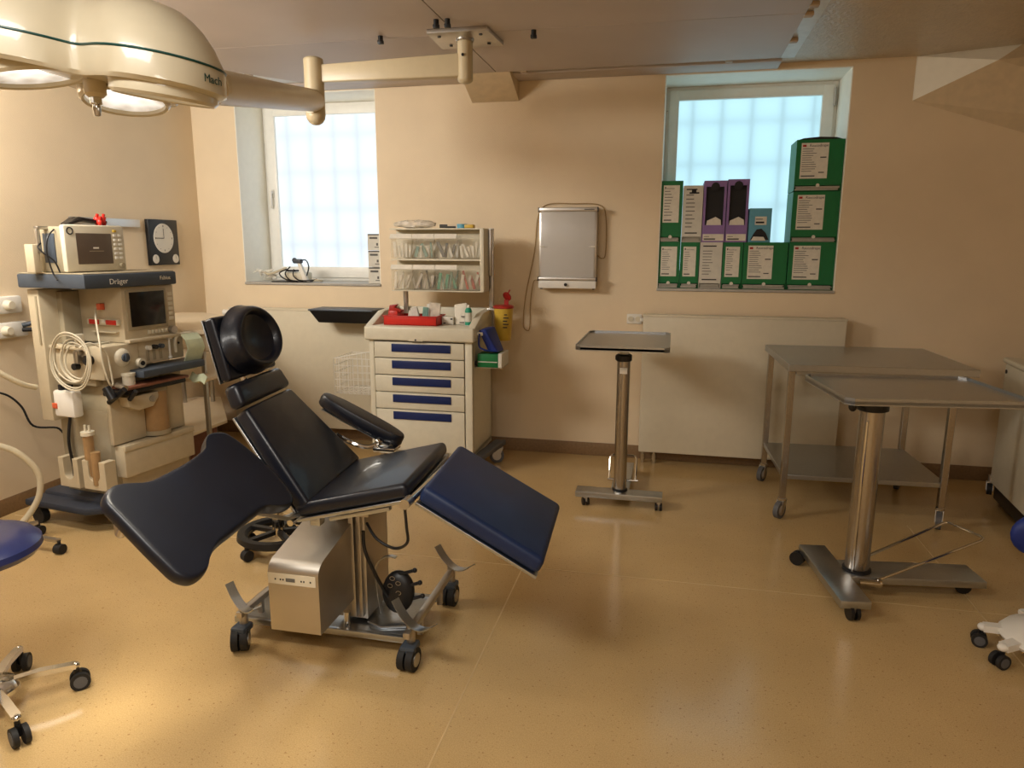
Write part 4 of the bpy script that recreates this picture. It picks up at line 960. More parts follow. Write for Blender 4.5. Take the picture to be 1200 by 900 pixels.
# pedestal: steel box with rounded shoulder, column
t = MB()
prof = [(2.10, .195), (2.10, .415), (2.104, .430), (2.115, .444), (2.135, .456), (2.50, .535), (2.50, .195)]
t.prism(prof, 'x', -1.352, -1.158).build('motor_box', 'steelbox', r)
MB().box((-1.352, 2.0985, .375), (-1.168, 2.1, .415)).build('control_strip', 'beige', r, smooth=False)
MB().box((-1.282, 2.0975, .387), (-1.247, 2.0985, .400)).build('display', 'print', r, smooth=False)
t = MB()
for x in (-1.325, -1.305, -1.295, -1.225, -1.215, -1.19): t.box((x, 2.0975, .390), (x + .005, 2.0985, .396))
t.build('button', 'printd', r, smooth=False)
MB().cyl((-1.352, 2.16, .40), (-1.366, 2.16, .40), .015).build('stop_button', 'red', r)
MB().box((-1.24, 2.40, .10), (-1.115, 2.62, .55), .004).build('column', 'steelbox', r)
MB().box((-1.17, 2.37, .12), (-1.15, 2.40, .56), .002).box((-1.138, 2.375, .12), (-1.124, 2.40, .56), .002).build('lift_rail', 'alu', r)
MB().cyl((-1.19, 2.37, .07), (-1.19, 2.37, .14), .014).build('support_pin', 'chrome', r)
# floor frame
MB().box((-1.66, 2.34, .068), (-.92, 2.66, .08), .002).box((-1.66, 2.325, .06), (-.92, 2.345, .085), .002).box((-1.66, 2.655, .06), (-.92, 2.675, .085), .002).build('base_plate', 'steel', r)
for x in (-1.58, -.895):
    MB().box((x - .013, 2.24, .13), (x + .013, 2.80, .156), .004).box((x - .011, 2.38, .07), (x + .011, 2.40, .14), .002).box((x - .011, 2.62, .07), (x + .011, 2.64, .14), .002).build('side_rail', 'steelbox', r)
for x, y, a in ((-1.58, 2.27, .4), (-.895, 2.29, -.1), (-.895, 2.79, -.05), (-1.58, 2.79, .2)):
    MB().cyl((x, y, .075), (x, y, .175), .017).build('caster_post', 'steelbox', r)
    ax = V(math.cos(a), math.sin(a), 0); c0 = V(x, y - .03, .045)
    t = MB().cyl(c0 - ax * .030, c0 - ax * .004, .045, n=24).cyl(c0 + ax * .004, c0 + ax * .030, .045, n=24)
    o = t.build('caster', 'rubber', r)
    MB().cyl(c0 + ax * .029, c0 + ax * .034, .026).build('hub', 'alu', o); MB().cyl(c0 - ax * .034, c0 - ax * .029, .026).build('hub', 'alu', o)
    MB().box((x - .03, y - .05, .07), (x + .03, y + .02, .098), .008).build('fork', 'slate', o)
    # brake crescent: upward-curved band lying across the post
    pts = []
    dx_, dy_ = (.095, -.055)
    for k in range(11):
        w = -1 + 2 * k / 10
        pts.append(V(x + .025 + w * dx_, y - .03 + w * dy_, .178 + .055 * w * w - .012 * w))
    MB().strap(pts, .034, .004, (.5, .86, .1)).build('brake_pedal', 'steel', r)
# foot control standing on the base plate, on its steel loop
r2 = thing('foot_control', 'black oval foot control with push buttons standing on the chair base', 'foot control', (-1.0, 2.46, .082))
mt = Matrix.Translation((-1.005, 2.45, .205)) @ Matrix.Rotation(.30, 4, 'Y') @ Matrix.Rotation(-.15, 4, 'X')
MB().sph((0, 0, 0), .1, (.66, .34, .86), 24, None).build('tmp', 'black')
o = bpy.data.objects['tmp']; o.data.transform(mt @ Matrix.Rotation(-.25, 4, 'Y')); o.data.transform(ROOTM[r2.name].inverted()); o.parent = r2; o.name = 'body'
for i, (dx, dzz) in enumerate(((-.012, .065), (-.022, .03), (.012, .045), (.012, .0))):
    MB().tube([(-1.005 + dx + .010 * math.cos(a), 2.4185, .215 + dzz * .9 + .008 * math.sin(a)) for a in [k * PI / 4 for k in range(8)]], .0013, n=5, smooth=2, closed=True).build('button', 'alu', r2)
for dzz, dx in ((.085, .035), (.035, .055), (-.02, .065)):
    MB().cyl((-1.005 + dx - .03, 2.45, .205 + dzz - .012), (-1.005 + dx + .035, 2.45, .205 + dzz + .012), .007, n=10).sph((-1.005 + dx + .035, 2.45, .205 + dzz + .012), .010).build('lever', 'black', r2)
pts = [V(-1.04 + .07 * math.cos(a), 2.475, .265 + .075 * math.sin(a)) for a in [math.radians(x) for x in range(200, 60, -14)]]
MB().strap(pts, .022, .004, (0, 1, 0)).strap([pts[0], V(-1.10, 2.475, .16), V(-1.09, 2.475, .09)], .022, .004, (0, 1, 0)).build('carry_hoop', 'steel', r2)
MB().prism([(-1.12, 2.40), (-1.05, 2.37), (-.95, 2.40), (-.93, 2.46), (-.97, 2.53), (-1.08, 2.54), (-1.13, 2.48)], 'z', .082, .092, .002).build('foot_plate', 'steel', r2)
MB().tube([(-1.09, 2.33, .50), (-1.085, 2.33, .42), (-1.06, 2.37, .30), (-1.04, 2.42, .20), (-1.03, 2.44, .17)], .007).build('cable', 'black', r2)
MB().tube([(-.86, 2.17, .69), (-.858, 2.18, .60), (-.865, 2.2, .53), (-.92, 2.22, .495), (-1.0, 2.25, .51), (-1.06, 2.30, .545)], .0055).build('cable', 'black', ch)

# ================================================================== SURGICAL LAMP
r = thing('surgical_lamp', 'large cream three-reflector surgical lamp on jointed ceiling arm, top left', 'surgical lamp', (-1.60, 1.86, 2.0))
Lc = [Vector((-1.75, 1.75, 2.04)), Vector((-1.38, 1.81, 1.985)), Vector((-1.69, 2.03, 2.025))]
cen = sum(Lc, Vector()) / 3
# body: smooth-max height field over three lobes on a polar grid
def lobe_h(p):
    s = 0
    for k, c in enumerate(Lc):
        dd = ((p.x - c.x) ** 2 + (p.y - c.y) ** 2) ** .5; R_ = (.27, .25, .22)[k]
        s = max(s, 0) if dd >= R_ else s + ((max(0, 1 - (dd / R_) ** 2)) ** .5 * (.165, .145, .10)[k]) ** 3
    return s ** (1 / 3)
def planez(x, y):
    a, b1, c1 = Lc; n_ = (b1 - a).cross(c1 - a); return a.z - (n_.x * (x - a.x) + n_.y * (y - a.y)) / n_.z
def rim(th):
    d = Vector((math.cos(th), math.sin(th), 0)); best = 0
    for k, c in enumerate(Lc):
        w = c - cen; w.z = 0; R_ = (.185, .172, .162)[k]; pr_ = w.dot(d); disc = R_ ** 2 - (w.length_squared - pr_ ** 2)
        if disc > 0: best = max(best, pr_ + disc ** .5)
    return best
NT = 96
raw = [rim(2 * PI * i / NT) for i in range(NT)]
for _ in range(22): raw = [(raw[i - 1] + 2 * raw[i] + raw[(i + 1) % NT]) / 4 for i in range(NT)]
t = bmesh.new(); rings = []
NRr = 14
for j in range(NRr + 1):
    f_ = j / NRr; ring = []
    for i in range(NT):
        th = 2 * PI * i / NT; rr = raw[i] * (1 - f_)
        x = cen.x + math.cos(th) * rr; y = cen.y + math.sin(th) * rr; p = Vector((x, y, 0))
        edge = math.sqrt(max(0, 1 - (1 - f_) ** 2.4))
        h = .055 + max(lobe_h(p) * min(1, edge * 1.3), .07 * edge)
        ring.append(t.verts.new((x, y, planez(x, y) + h)))
    rings.append(ring)
low = [t.verts.new((cen.x + math.cos(2 * PI * i / NT) * raw[i], cen.y + math.sin(2 * PI * i / NT) * raw[i], planez(cen.x + math.cos(2 * PI * i / NT) * raw[i], cen.y + math.sin(2 * PI * i / NT) * raw[i]) - .012)) for i in range(NT)]
low2 = [t.verts.new((cen.x + math.cos(2 * PI * i / NT) * raw[i] * .95, cen.y + math.sin(2 * PI * i / NT) * raw[i] * .95, planez(cen.x + math.cos(2 * PI * i / NT) * raw[i] * .95, cen.y + math.sin(2 * PI * i / NT) * raw[i] * .95) - .022)) for i in range(NT)]
seq = [low2, low] + rings
for a, b1 in zip(seq, seq[1:]):
    for i in range(NT): t.faces.new((a[i], a[(i + 1) % NT], b1[(i + 1) % NT], b1[i]))
cv = t.verts.new((cen.x, cen.y, planez(cen.x, cen.y) - .005))
for i in range(NT): t.faces.new((low2[i], cv, low2[(i + 1) % NT]))
bmesh.ops.remove_doubles(t, verts=t.verts, dist=1e-4); bmesh.ops.recalc_face_normals(t, faces=t.faces)
for v in t.verts: pass
for _ in range(2): bmesh.ops.smooth_vert(t, verts=[v for v in t.verts if v.co.z > planez(v.co.x, v.co.y) + .06], factor=.5, use_axis_x=True, use_axis_y=True, use_axis_z=True)
o = MB(); o._add(t); body = o.build('lamp_head', 'lampshell', r)
MB().tube([(cen.x + math.cos(2 * PI * i / NT) * (raw[i] + .0), cen.y + math.sin(2 * PI * i / NT) * (raw[i] + .0), planez(cen.x + math.cos(2 * PI * i / NT) * raw[i], cen.y + math.sin(2 * PI * i / NT) * raw[i]) + .052) for i in range(0, NT, 2)], .0035, n=6, smooth=2, closed=True).build('stripe', 'lampline', body)
for k, c in enumerate(Lc):
    tilt = Vector((cen.x - c.x, cen.y - c.y, 0)).normalized(); ax = (Vector((0, 0, -1)) + tilt * .16).normalized()
    base = Vector((c.x, c.y, planez(c.x, c.y) - .030))
    rot = ax.to_track_quat('Z', 'Y').to_matrix().to_4x4(); R_ = (.125, .120, .112)[k]
    MB().lathe([(R_ + .004, -.05), (R_ + .018, -.03), (R_ + .016, .008), (R_ + .008, .016), (R_, .012), (R_ - .002, .0), (R_ - .004, -.04)], base, 40, rot).build('lens_rim', 'lampshell', r)
    ln = MB().lathe([(0, -.014), (R_ * .5, -.010), (R_, .002)], (0, 0, 0), 40).build('lens', 'lens', r, world=False)
    ln.matrix_local = ROOTM[r.name].inverted() @ Matrix.Translation(base) @ rot
hb = Vector((-1.665, 1.88, 2.015))
MB().lathe([(0, .0), (.030, .0), (.030, -.035), (.020, -.045), (0, -.045)], hb).build('handle_socket', 'arm', r)
MB().lathe([(.0, -.045), (.016, -.045), (.017, -.062), (.011, -.066), (.012, -.078), (.009, -.095), (.004, -.097), (0, -.097)], hb, 16).build('sterile_handle', 'chrome', r)
for k_ in range(1):
    th = math.radians(-8); ii = int(round((th % (2 * PI)) / (2 * PI) * NT)) % NT
    d_ = Vector((math.cos(th), math.sin(th), 0)); pr_ = raw[ii]; tg_ = Vector((-math.sin(th), math.cos(th), 0))
    P0 = cen + d_ * (pr_ + .004); P0.z = planez(P0.x, P0.y) + .010
    rot3 = Matrix((tg_, Vector((0, 0, 1)), d_)).transposed().to_4x4()
    text('printed_word', 'Mach', .030, P0 - tg_ * .045, rot3, 'lampline', body)
# suspension
J = Vector((-2.09, 4.10, 2.46))
MB().cyl((-1.49, 2.18, 2.055), (-2.03, 3.92, 2.35), .058, n=20).build('spring_arm', 'arm', r)
MB().strap([V(-1.50, 2.22, 2.10), V(-2.03, 3.92, 2.40)], .05, .02, (.95, .3, 0)).build('arm_cover', 'arm', r)
MB().box((-1.58, 2.10, 2.03), (-1.44, 2.24, 2.10), .02).build('yoke', 'arm', r)
MB().cyl(V(-2.045, 3.965, 2.28) + V(0, 0, 0), V(-2.045, 3.965, 2.28) + V(0, 0, .30), .055, n=24).sph((-2.045, 3.965, 2.28), .055).sph((-2.045, 3.965, 2.58), .055, (1, 1, .3)).build('elbow_joint', 'arm', r)
MB().cyl((-2.07, 3.905, 2.34), (-2.02, 3.905, 2.34), .001).cyl(V(-2.045, 3.90, 2.34), V(-2.045, 3.965, 2.34), .058, n=24).build('joint_cap', 'arm', r)
MB().hexa([V(-2.045, 3.95, 2.455), V(-2.045, 4.0, 2.455), V(-1.16, 4.04, 2.455), V(-1.16, 3.97, 2.455)], [V(-2.045, 3.95, 2.55), V(-2.045, 4.0, 2.55), V(-1.16, 4.04, 2.575), V(-1.16, 3.97, 2.575)], .008).build('upper_arm', 'arm', r)
MB().cyl((-1.16, 4.0, 2.44), (-1.16, 4.0, 2.665), .042, n=24).sph((-1.16, 4.0, 2.44), .042, (1, 1, .5)).build('ceiling_column', 'arm', r)
MB().lathe([(.046, 2.635), (.05, 2.64), (.05, 2.65), (.046, 2.655)], (-1.16, 4.0, 0)).build('column_ring', 'alu', r)
pl = MB().prism([(-1.33, 3.86), (-1.00, 3.86), (-.985, 4.17), (-1.345, 4.17)], 'z', 2.648, 2.671, .003).build('ceiling_plate', 'alu', r)
for x, y in ((-1.28, 3.92), (-1.05, 3.92), (-1.05, 4.10), (-1.27, 4.10)): MB().cyl((x, y, 2.650), (x, y, 2.642), .010, n=8).build('screw', 'black', pl)
MB().cyl((-1.16, 3.957, 2.56), (-1.16, 3.952, 2.56), .008, n=10).build('column_screw', 'black', r)

# ================================================================== ANAESTHESIA MACHINE
# local frame: +x = along the front (away from camera), +y = into the wall (towards -world x)
am = math.radians(8)
OX, OY = -2.925, 3.201
u_ = Vector((math.sin(am), math.cos(am), 0)); v_ = Vector((-math.cos(am), math.sin(am), 0))
RZ = math.atan2(u_.y, u_.x)
r = an = thing('anaesthesia_machine', 'cream anaesthesia workstation with dark screen against the left wall', 'anaesthesia machine', (OX, OY, 0), RZ)
# world=False parts are given in this frame: x along the front, y into the wall (local +y = v_)
def AB(name, a, b_, m_, bev=.006, parent=None, **k): return MB().box(a, b_, bev).build(name, m_, parent or r, world=False, **k)
AB('plinth', (-.06, -.02, .09), (.54, .56, .17), 'plinth', .03)
MB().prism([(-.16, .56), (-.16, .10), (-.05, -.04), (.50, -.04), (.56, .02), (.56, .56)], 'z', .105, .145, .01).build('bumper', 'plinth', r, world=False)
for x, y in ((-.12, .50), (-.02, .0), (.50, .0), (.50, .50)):
    MB().cyl((x - .02, y, .045), (x + .02, y, .045), .045, n=20).box((x - .024, y - .03, .05), (x + .024, y + .03, .105), .01).build('caster', 'rubber', r, world=False)
AB('lower_body', (.02, .02, .17), (.50, .36, .84), 'cream', .008)
AB('rear_body', (.0, .30, .17), (.48, .42, 1.30), 'creamdk', .008)
d = AB('drawer', (.0, -.045, .285), (.495, .03, .465), 'cream', .008); AB('drawer_grip', (.0, -.055, .435), (.495, -.03, .468), 'cream', .006, d)
AB('front_panel', (-.02, .0, .47), (.20, .03, .80), 'cream', .008)
AB('front_panel', (.34, .0, .47), (.47, .03, .84), 'cream', .008)
MB().cyl((.27, .0, .485), (.27, .0, .74), .068, n=28).build('absorber', 'amber', r, world=False, label='brownish clear absorber canister')
MB().cyl((.27, .0, .475), (.27, .0, .50), .074, n=28).cyl((.27, .0, .73), (.27, .0, .76), .072, n=28).build('absorber_rim', 'creamdk', r, world=False)
MB().prism([(.03, .735), (.24, .735), (.24, .70), (.20, .655), (.10, .65), (.04, .68)], 'y', -.07, .0, .006).build('breathing_block', 'cream', r, world=False)
MB().cyl((.19, -.07, .70), (.19, -.08, .70), .018).build('dial', 'alu', r, world=False)
AB('support_arm', (-.06, -.10, .755), (.42, .0, .785), 'black', .01); AB('support_plate', (.0, -.12, .785), (.42, .0, .80), 'brownwood', .003)
MB().cyl((.07, -.05, .80), (.07, -.05, .85), .032).cyl((.07, -.05, .85), (.07, -.05, .865), .036).build('valve_cap', 'beige', r, world=False)
MB().cyl((-.04, -.14, .80), (-.04, -.02, .72), .014).cyl((.02, -.15, .78), (.02, -.10, .73), .012).cyl((-.08, -.10, .75), (-.08, -.06, .81), .022).build('hose_port', 'black', r, world=False)
MB().cyl((-.015, -.12, .80), (-.005, -.05, .81), .016).build('hose_port', 'alu', r, world=False)
# work shelf
MB().prism([(.10, -.13), (.54, -.13), (.56, -.10), (.56, .05), (.10, .05)], 'z', .835, .875, .006).build('work_shelf', 'slate', r, world=False)
# gas block
AB('gas_block', (-.06, -.03, .84), (.17, .32, 1.02), 'cream', .01)
AB('flow_block', (.17, -.02, .89), (.50, .32, 1.035), 'cream', .01)
MB().lathe([(0, .02), (.032, .02), (.045, .01), (.05, 0)], (.06, -.03, .95), 24, Matrix.Rotation(PI / 2, 4, 'X')).build('vaporiser_ring', 'beige', r, world=False)
MB().cyl((.06, -.05, .95), (.06, -.062, .95), .022).box((.05, -.07, .935), (.07, -.055, .975), .003).build('vaporiser_knob', 'slate', r, world=False)
MB().cyl((.165, -.03, .905), (.165, -.055, .905), .026).build('selector_knob', 'beige', r, world=False)
MB().cyl((.165, -.055, .905), (.165, -.06, .905), .013).build('selector_cap', 'black', r, world=False)
for i, m_ in enumerate(('white', 'black', 'slate')):
    MB().cyl((.235 + i * .045, -.02, .98), (.235 + i * .045, -.045, .98), .013, n=14).build('flow_knob', m_, r, world=False)
for i in range(3): AB('flow_tube', (.225 + i * .045, -.023, .905), (.245 + i * .045, -.019, .962), 'creamdk', .001)
MB().cyl((.385, -.03, .905), (.385, -.03, 1.02), .006, n=8).sph((.385, -.03, .905), .011).box((.37, -.04, 1.01), (.40, -.02, 1.022), .002).build('gauge_rod', 'white', r, world=False)
MB().tube([(.43, -.03, .93), (.42, -.04, 1.0), (.45, -.04, 1.03), (.54, -.04, 1.03), (.58, -.03, 1.0), (.575, -.03, .92), (.54, -.03, .905)], .009, smooth=4).build('grab_handle', 'beige', r, world=False)
MB().cyl((.46, -.02, .98), (.46, -.026, .98), .006, n=10).build('port', 'black', r, world=False)
# upper bay: side walls, back, screen column
AB('side_panel', (-.10, .335, .60), (.10, .42, 1.315), 'cream', .006)
AB('side_panel_rib', (-.105, .35, 1.02), (-.099, .362, 1.28), 'creamdk', .001); AB('mid_side', (-.04, .06, .80), (.10, .335, 1.02), 'creamdk', .006)
AB('bay_floor', (-.08, .06, 1.0), (.10, .335, 1.018), 'cream', .004)
sc = AB('screen_column', (.10, -.02, 1.02), (.46, .30, 1.325), 'cream', .012)
AB('screen_bezel', (.125, -.026, 1.085), (.395, -.018, 1.305), 'creamdk', .002)
AB('screen', (.145, -.030, 1.105), (.378, -.024, 1.293), 'screen', .001)
t = MB()
for i in range(6): t.box((.25 + i * .024, -.026, 1.055), (.268 + i * .024, -.019, 1.075), .001)
for i in range(6): t.box((.41, -.026, 1.12 + i * .028), (.44, -.019, 1.14 + i * .028), .001)
t.build('screen_key', 'beige', sc, world=False)
MB().cyl((.415, -.02, 1.065), (.415, -.05, 1.065), .022).build('rotary_knob', 'alu', sc, world=False)
AB('ledge', (.10, -.05, 1.02), (.46, -.01, 1.04), 'cream', .006)
# things clipped in the bay
AB('sample_rail', (.078, .0, 1.118), (.10, .225, 1.150), 'beige', .003)
for y in (.17, .045): AB('red_tag', (.074, y - .036, 1.121), (.079, y + .036, 1.147), 'red', .001)
AB('orange_cap', (.07, .105, 1.20), (.10, .135, 1.235), 'orange', .004); AB('white_clip', (.07, .085, 1.13), (.078, .11, 1.15), 'white', .002)
AB('bay_shelf', (.08, .02, 1.075), (.10, .20, 1.083), 'cream', .001)
# top slab with brand writing
MB().prism([(-.14, .42), (-.115, -.03), (-.02, -.05), (.46, -.045), (.475, .0), (.475, .45)], 'z', 1.325, 1.398, .008).build('top_shelf', 'slate', r, world=False)
MB().prism([(-.135, .42), (-.11, -.02), (-.02, -.04), (.455, -.035), (.47, .0), (.47, .44)], 'z', 1.398, 1.404, .002).build('shelf_mat', 'creamdk', r, world=False)
ch_ = MB
topm = ROOTM[r.name]
text('printed_word', 'Dräger', .040, topm @ Vector((.01, -.0535, 1.345)), topm.to_3x3().to_4x4() @ Matrix.Rotation(PI / 2, 4, 'X'), 'white', r)
text('printed_word', 'Fabius', .030, topm @ Vector((.34, -.0505, 1.355)), topm.to_3x3().to_4x4() @ Matrix.Rotation(PI / 2, 4, 'X'), 'beige', r)
# near-side details (face towards camera, local -x)
AB('lower_side', (-.0, .02, .17), (.03, .36, .84), 'creamdk', .006); AB('clear_shield', (-.02, .03, .38), (-.016, .30, .66), 'plasticclear', .001)
def upocket(ya, yb, za, zb):
    c = (ya + yb) / 2; w = (yb - ya) * .24; n = 10
    poly = [(ya, za), (yb, za), (yb, zb), (c + w, zb)] + [(c + w * math.cos(a), za + .045 + w - w * math.sin(a)) for a in [k * PI / n for k in range(n + 1)]] + [(c - w, zb), (ya, zb)]
    MB().prism(poly, 'x', -.13, -.06, .003).build('side_pocket', 'cream', r, world=False, smooth=False)
upocket(.155, .30, .245, .41); upocket(-.045, .12, .25, .41)
MB().cyl((-.10, .09, .30), (-.10, .09, .545), .026, n=20).build('suction_jar', 'amber', r, world=False)
MB().cyl((-.115, .03, .28), (-.115, .03, .46), .024, n=20).build('suction_jar', 'amber', r, world=False)
MB().cyl((-.10, .09, .545), (-.10, .09, .565), .034, n=20).cyl((-.10, .075, .56), (-.10, .075, .60), .006, n=8).cyl((-.10, .105, .56), (-.10, .105, .60), .006, n=8).build('jar_lid', 'beige', r, world=False)
AB('white_module', (-.12, .145, .635), (-.06, .295, .78), 'white', .014)
AB('module_clip', (-.125, .265, .68), (-.115, .30, .71), 'orange', .003); AB('module_clip', (-.11, .235, .78), (-.08, .26, .81), 'black', .003); AB('module_clip', (-.11, .18, .785), (-.08, .205, .81), 'black', .003)
MB().cyl((-.045, .10, .95), (-.03, .10, .95), .065, n=24).build('fan_disc', 'creamdk', r, world=False)
AB('valve_body', (-.10, .10, .93), (-.045, .135, 1.0), 'alu', .008); MB().cyl((-.09, .055, .95), (-.045, .055, .95), .026).cyl((-.09, .15, .91), (-.045, .15, .91), .018).build('valve_knob', 'black', r, world=False)
AB('hook', (-.12, .07, 1.02), (-.07, .085, 1.09), 'beige', .004); AB('hook_arm', (-.08, .07, 1.018), (.08, .085, 1.03), 'beige', .002)
# coiled cable hung on the hook
t = MB(); rnd = random.Random(4)
for k in range(6):
    rr = .085 + .012 * k; cx, cz = .075 + rnd.uniform(-.015, .015), .965 + rnd.uniform(-.02, .01)
    t.tube([(-.13 - .006 * k + .004 * math.sin(3 * a), cx + rr * math.cos(a), cz + rr * 1.05 * math.sin(a)) for a in [i * 2 * PI / 16 for i in range(16)]], .0045, n=6, smooth=3, closed=True)
o = t.build('coiled_cable', 'cablew', r, world=False)
# the coil hangs on the machine but is its own thing
o.parent = None; o.data.transform(ROOTM[r.name]); tag(o, 'white coiled breathing-gas cable hung on the machine side', 'cable')
def wtube(name, pts, rad, m_, label, cat, sm=6):
    o = MB().tube([tuple(ROOTM[an.name] @ Vector(p)) for p in pts], rad, n=8, smooth=sm).build(name, m_); tag(o, label, cat); return o
wtube('monitor_cable', [(.055, .12, 1.21), (.0, .06, 1.16), (-.09, -.06, 1.05), (-.10, -.08, .94), (-.085, -.09, .84), (-.06, -.085, .83), (-.045, -.06, .92), (-.06, -.06, 1.0), (-.12, -.03, 1.05), (-.16, .0, 1.03)], .005, 'cablew', 'thin cream cable looping down the machine front', 'cable')
wtube('power_cable', [(-.09, .22, .63), (-.11, .225, .50), (-.10, .225, .36), (-.10, .225, .30)], .008, 'black', 'short black cable going into the machine side pocket', 'cable')

# machine wall hoses (world coordinates)
def hose(name, pts, rad, m_, label, cat='hose'):
    o = MB().tube(pts, rad, n=10).build(name, m_); tag(o, label, cat); return o
hose('gas_hose', [(-3.60, 3.45, 1.04), (-3.62, 3.46, .90), (-3.62, 3.52, .72), (-3.6, 3.62, .58), (-3.52, 3.75, .50), (-3.38, 3.80, .50)], .010, 'rubber', 'thick black gas hose dropping from the wall outlet')
hose('gas_hose', [(-3.48, 3.62, .82), (-3.56, 3.58, .72), (-3.62, 3.54, .60), (-3.6, 3.56, .50), (-3.55, 3.66, .42), (-3.42, 3.78, .38)], .010, 'rubber', 'second black hose crossing behind the machine in a loop')
hose('black_wire', [(-3.70, 3.18, .74), (-3.68, 3.26, .70), (-3.66, 3.32, .62), (-3.64, 3.36, .50), (-3.60, 3.48, .46), (-3.58, 3.52, .42), (-3.55, 3.60, .50), (-3.50, 3.72, .52)], .006, 'rubber', 'thin twisted black wire on the wall left of the machine', 'wire')
hose('suction_hose', [(-3.30, 2.80, .98), (-3.22, 2.92, .86), (-3.20, 3.0, .82)], .014, 'hose', 'short end of milky suction hose at the left picture edge')
hose('corrugated_hose', [(-3.36, 2.82, .56), (-3.28, 2.90, .50), (-3.22, 2.96, .38), (-3.22, 2.96, .26), (-3.26, 2.93, .16), (-3.31, 2.88, .08)], .016, 'hose', 'milky white hose curving down to the floor at left edge')

# monitor on machine top
r = thing('patient_monitor', 'beige patient monitor with brown screen standing on the anaesthesia machine', 'monitor', tuple(ROOTM[an.name] @ Vector((0, .0, 1.405))), RZ + .03)
def PBx(name, a, b_, m_, bev=.004, parent=None, **k): return MB().box(a, b_, bev).build(name, m_, parent or r, world=False, **k)
PBx('housing', (-.085, .13, 0), (.26, .31, .236), 'creamdk', .012)
fr_ = PBx('front_bezel', (-.095, .10, .002), (.275, .135, .245), 'beige', .012)
PBx('screen', (-.03, .0965, .042), (.185, .101, .202), 'screen2', .002)
t = MB()
for j in range(6):
    for i in range(2): t.box((.198 + i * .030, .094, .185 - j * .024), (.220 + i * .030, .101, .199 - j * .024), .002)
t.build('key', 'white', r, world=False)
PBx('key', (.198, .0935, .209), (.220, .101, .222), 'yellow', .002)
MB().cyl((.235, .10, .032), (.235, .082, .032), .014).build('rotary_knob', 'creamdk', r, world=False)
t = MB(); t.tube([(-.062 + .017 * math.cos(a), .0985, .213 + .017 * math.sin(a)) for a in [i * PI / 6 for i in range(12)]], .003, n=6, smooth=2, closed=True); t.build('badge_ring', 'black', r, world=False)
mm = ROOTM[r.name]
text('printed_word', 'System', .016, mm @ Vector((.055, .096, .125)), mm.to_3x3().to_4x4() @ Matrix.Rotation(PI / 2, 4, 'X'), 'white', r) if False else None
PBx('screen_line', (.04, .0960, .108), (.13, .0966, .111), 'creamdk', 0); PBx('screen_line', (.065, .0960, .122), (.10, .0966, .130), 'white', 0)
PBx('side_sockets', (-.089, .18, .05), (-.084, .26, .20), 'slate', .002)
PBx('pole_bracket', (-.14, .22, .22), (-.08, .25, .235), 'alu', .003); PBx('pole_bracket', (-.14, .23, .10), (-.12, .25, .235), 'alu', .003)
PBx('side_box', (-.165, .24, .0), (-.125, .30, .145), 'cream', .006)
MB().tube([(-.09, .17, .22), (-.13, .17, .18), (-.145, .17, .10), (-.14, .15, .0), (-.145, .12, -.035)], .004).tube([(-.125, .23, .15), (-.15, .22, .13), (-.14, .20, .10), (-.11, .17, .06), (-.10, .15, .0)], .004).build('cable', 'black', r, world=False)
o = MB()
for k in range(6): o.strap([tuple(mm @ Vector((-.03 + .02 * k * .3, .15 + .012 * k, .248))), tuple(mm @ Vector((.06, .16 + .012 * k, .272 + .004 * (k % 3)))), tuple(mm @ Vector((.20, .15 + .014 * k, .262 + .003 * (k % 2))))], .03, .012, (0.9, 0.1, .1))
tag(o.build('ecg_leads', 'black'), 'bundle of black lead cables lying on the patient monitor', 'cables')
for i in range(5):
    p = mm @ Vector((.15 + .022 * (i % 3), .13 + .02 * (i // 2), .262 + .014 * (i % 2)))
    o = MB().sph(tuple(p), .016, (1, .8, 1.2), 10).cyl(tuple(p), tuple(p + Vector((.01, .0, .03))), .008, n=8)
    tag(o.build('lead_clip', 'red'), 'small red electrode clip on the monitor leads, ' + ('first', 'second', 'third', 'fourth', 'fifth')[i] + ' of the cluster from the front', 'clip', 'red clips on the monitor')

# ================================================================== LEFT WALL ITEMS
o = thing('equipment_rail', 'short grey metal rail on the left wall behind the monitor', 'rail', (-3.72, 4.16, 1.67))
MB().box((-3.712, 3.86, 1.668), (-3.70, 4.47, 1.722), .002).build('rail_bar', 'alu', o)
for y in (3.95, 4.38): MB().cyl((-3.729, y, 1.695), (-3.711, y, 1.695), .012).build('rail_mount', 'alu', o)
o = thing('wall_clock', 'black rectangular wall clock with round white dial on the left wall', 'clock', (-3.715, 4.70, 1.40))
MB().box((-3.729, 4.55, 1.40), (-3.70, 4.86, 1.73), .003).build('case', 'black', o)
dl = MB().lathe([(0, .002), (.105, .002), (.107, 0), (0, -.001)], (-3.70, 4.70, 1.595), 40, Matrix.Rotation(PI / 2, 4, 'Y')).build('dial', 'clockface', o)
for yy in (4.60, 4.815):
    MB().lathe([(0, .002), (.032, .002), (.033, 0), (0, -.001)], (-3.70, yy, 1.445), 24, Matrix.Rotation(PI / 2, 4, 'Y')).build('small_dial', 'clockface', o)
    MB().box((-3.6975, yy - .001, 1.445), (-3.697, yy + .001, 1.468)).build('small_hand', 'printd', o)
t = MB()
for k in range(12):
    a = k * PI / 6; y = 4.70 + .088 * math.sin(a); z = 1.595 + .088 * math.cos(a); s = .006 if k % 3 == 0 else .003
    t.box((-3.6978, y - s * .6, z - s), (-3.6972, y + s * .6, z + s))
t.build('hour_marks', 'print', dl, smooth=False)
MB().box((-3.697, 4.698, 1.595), (-3.6965, 4.702, 1.665)).build('minute_hand', 'printd', dl); MB().box((-3.697, 4.61, 1.593), (-3.6965, 4.70, 1.598)).build('hour_hand', 'printd', dl)
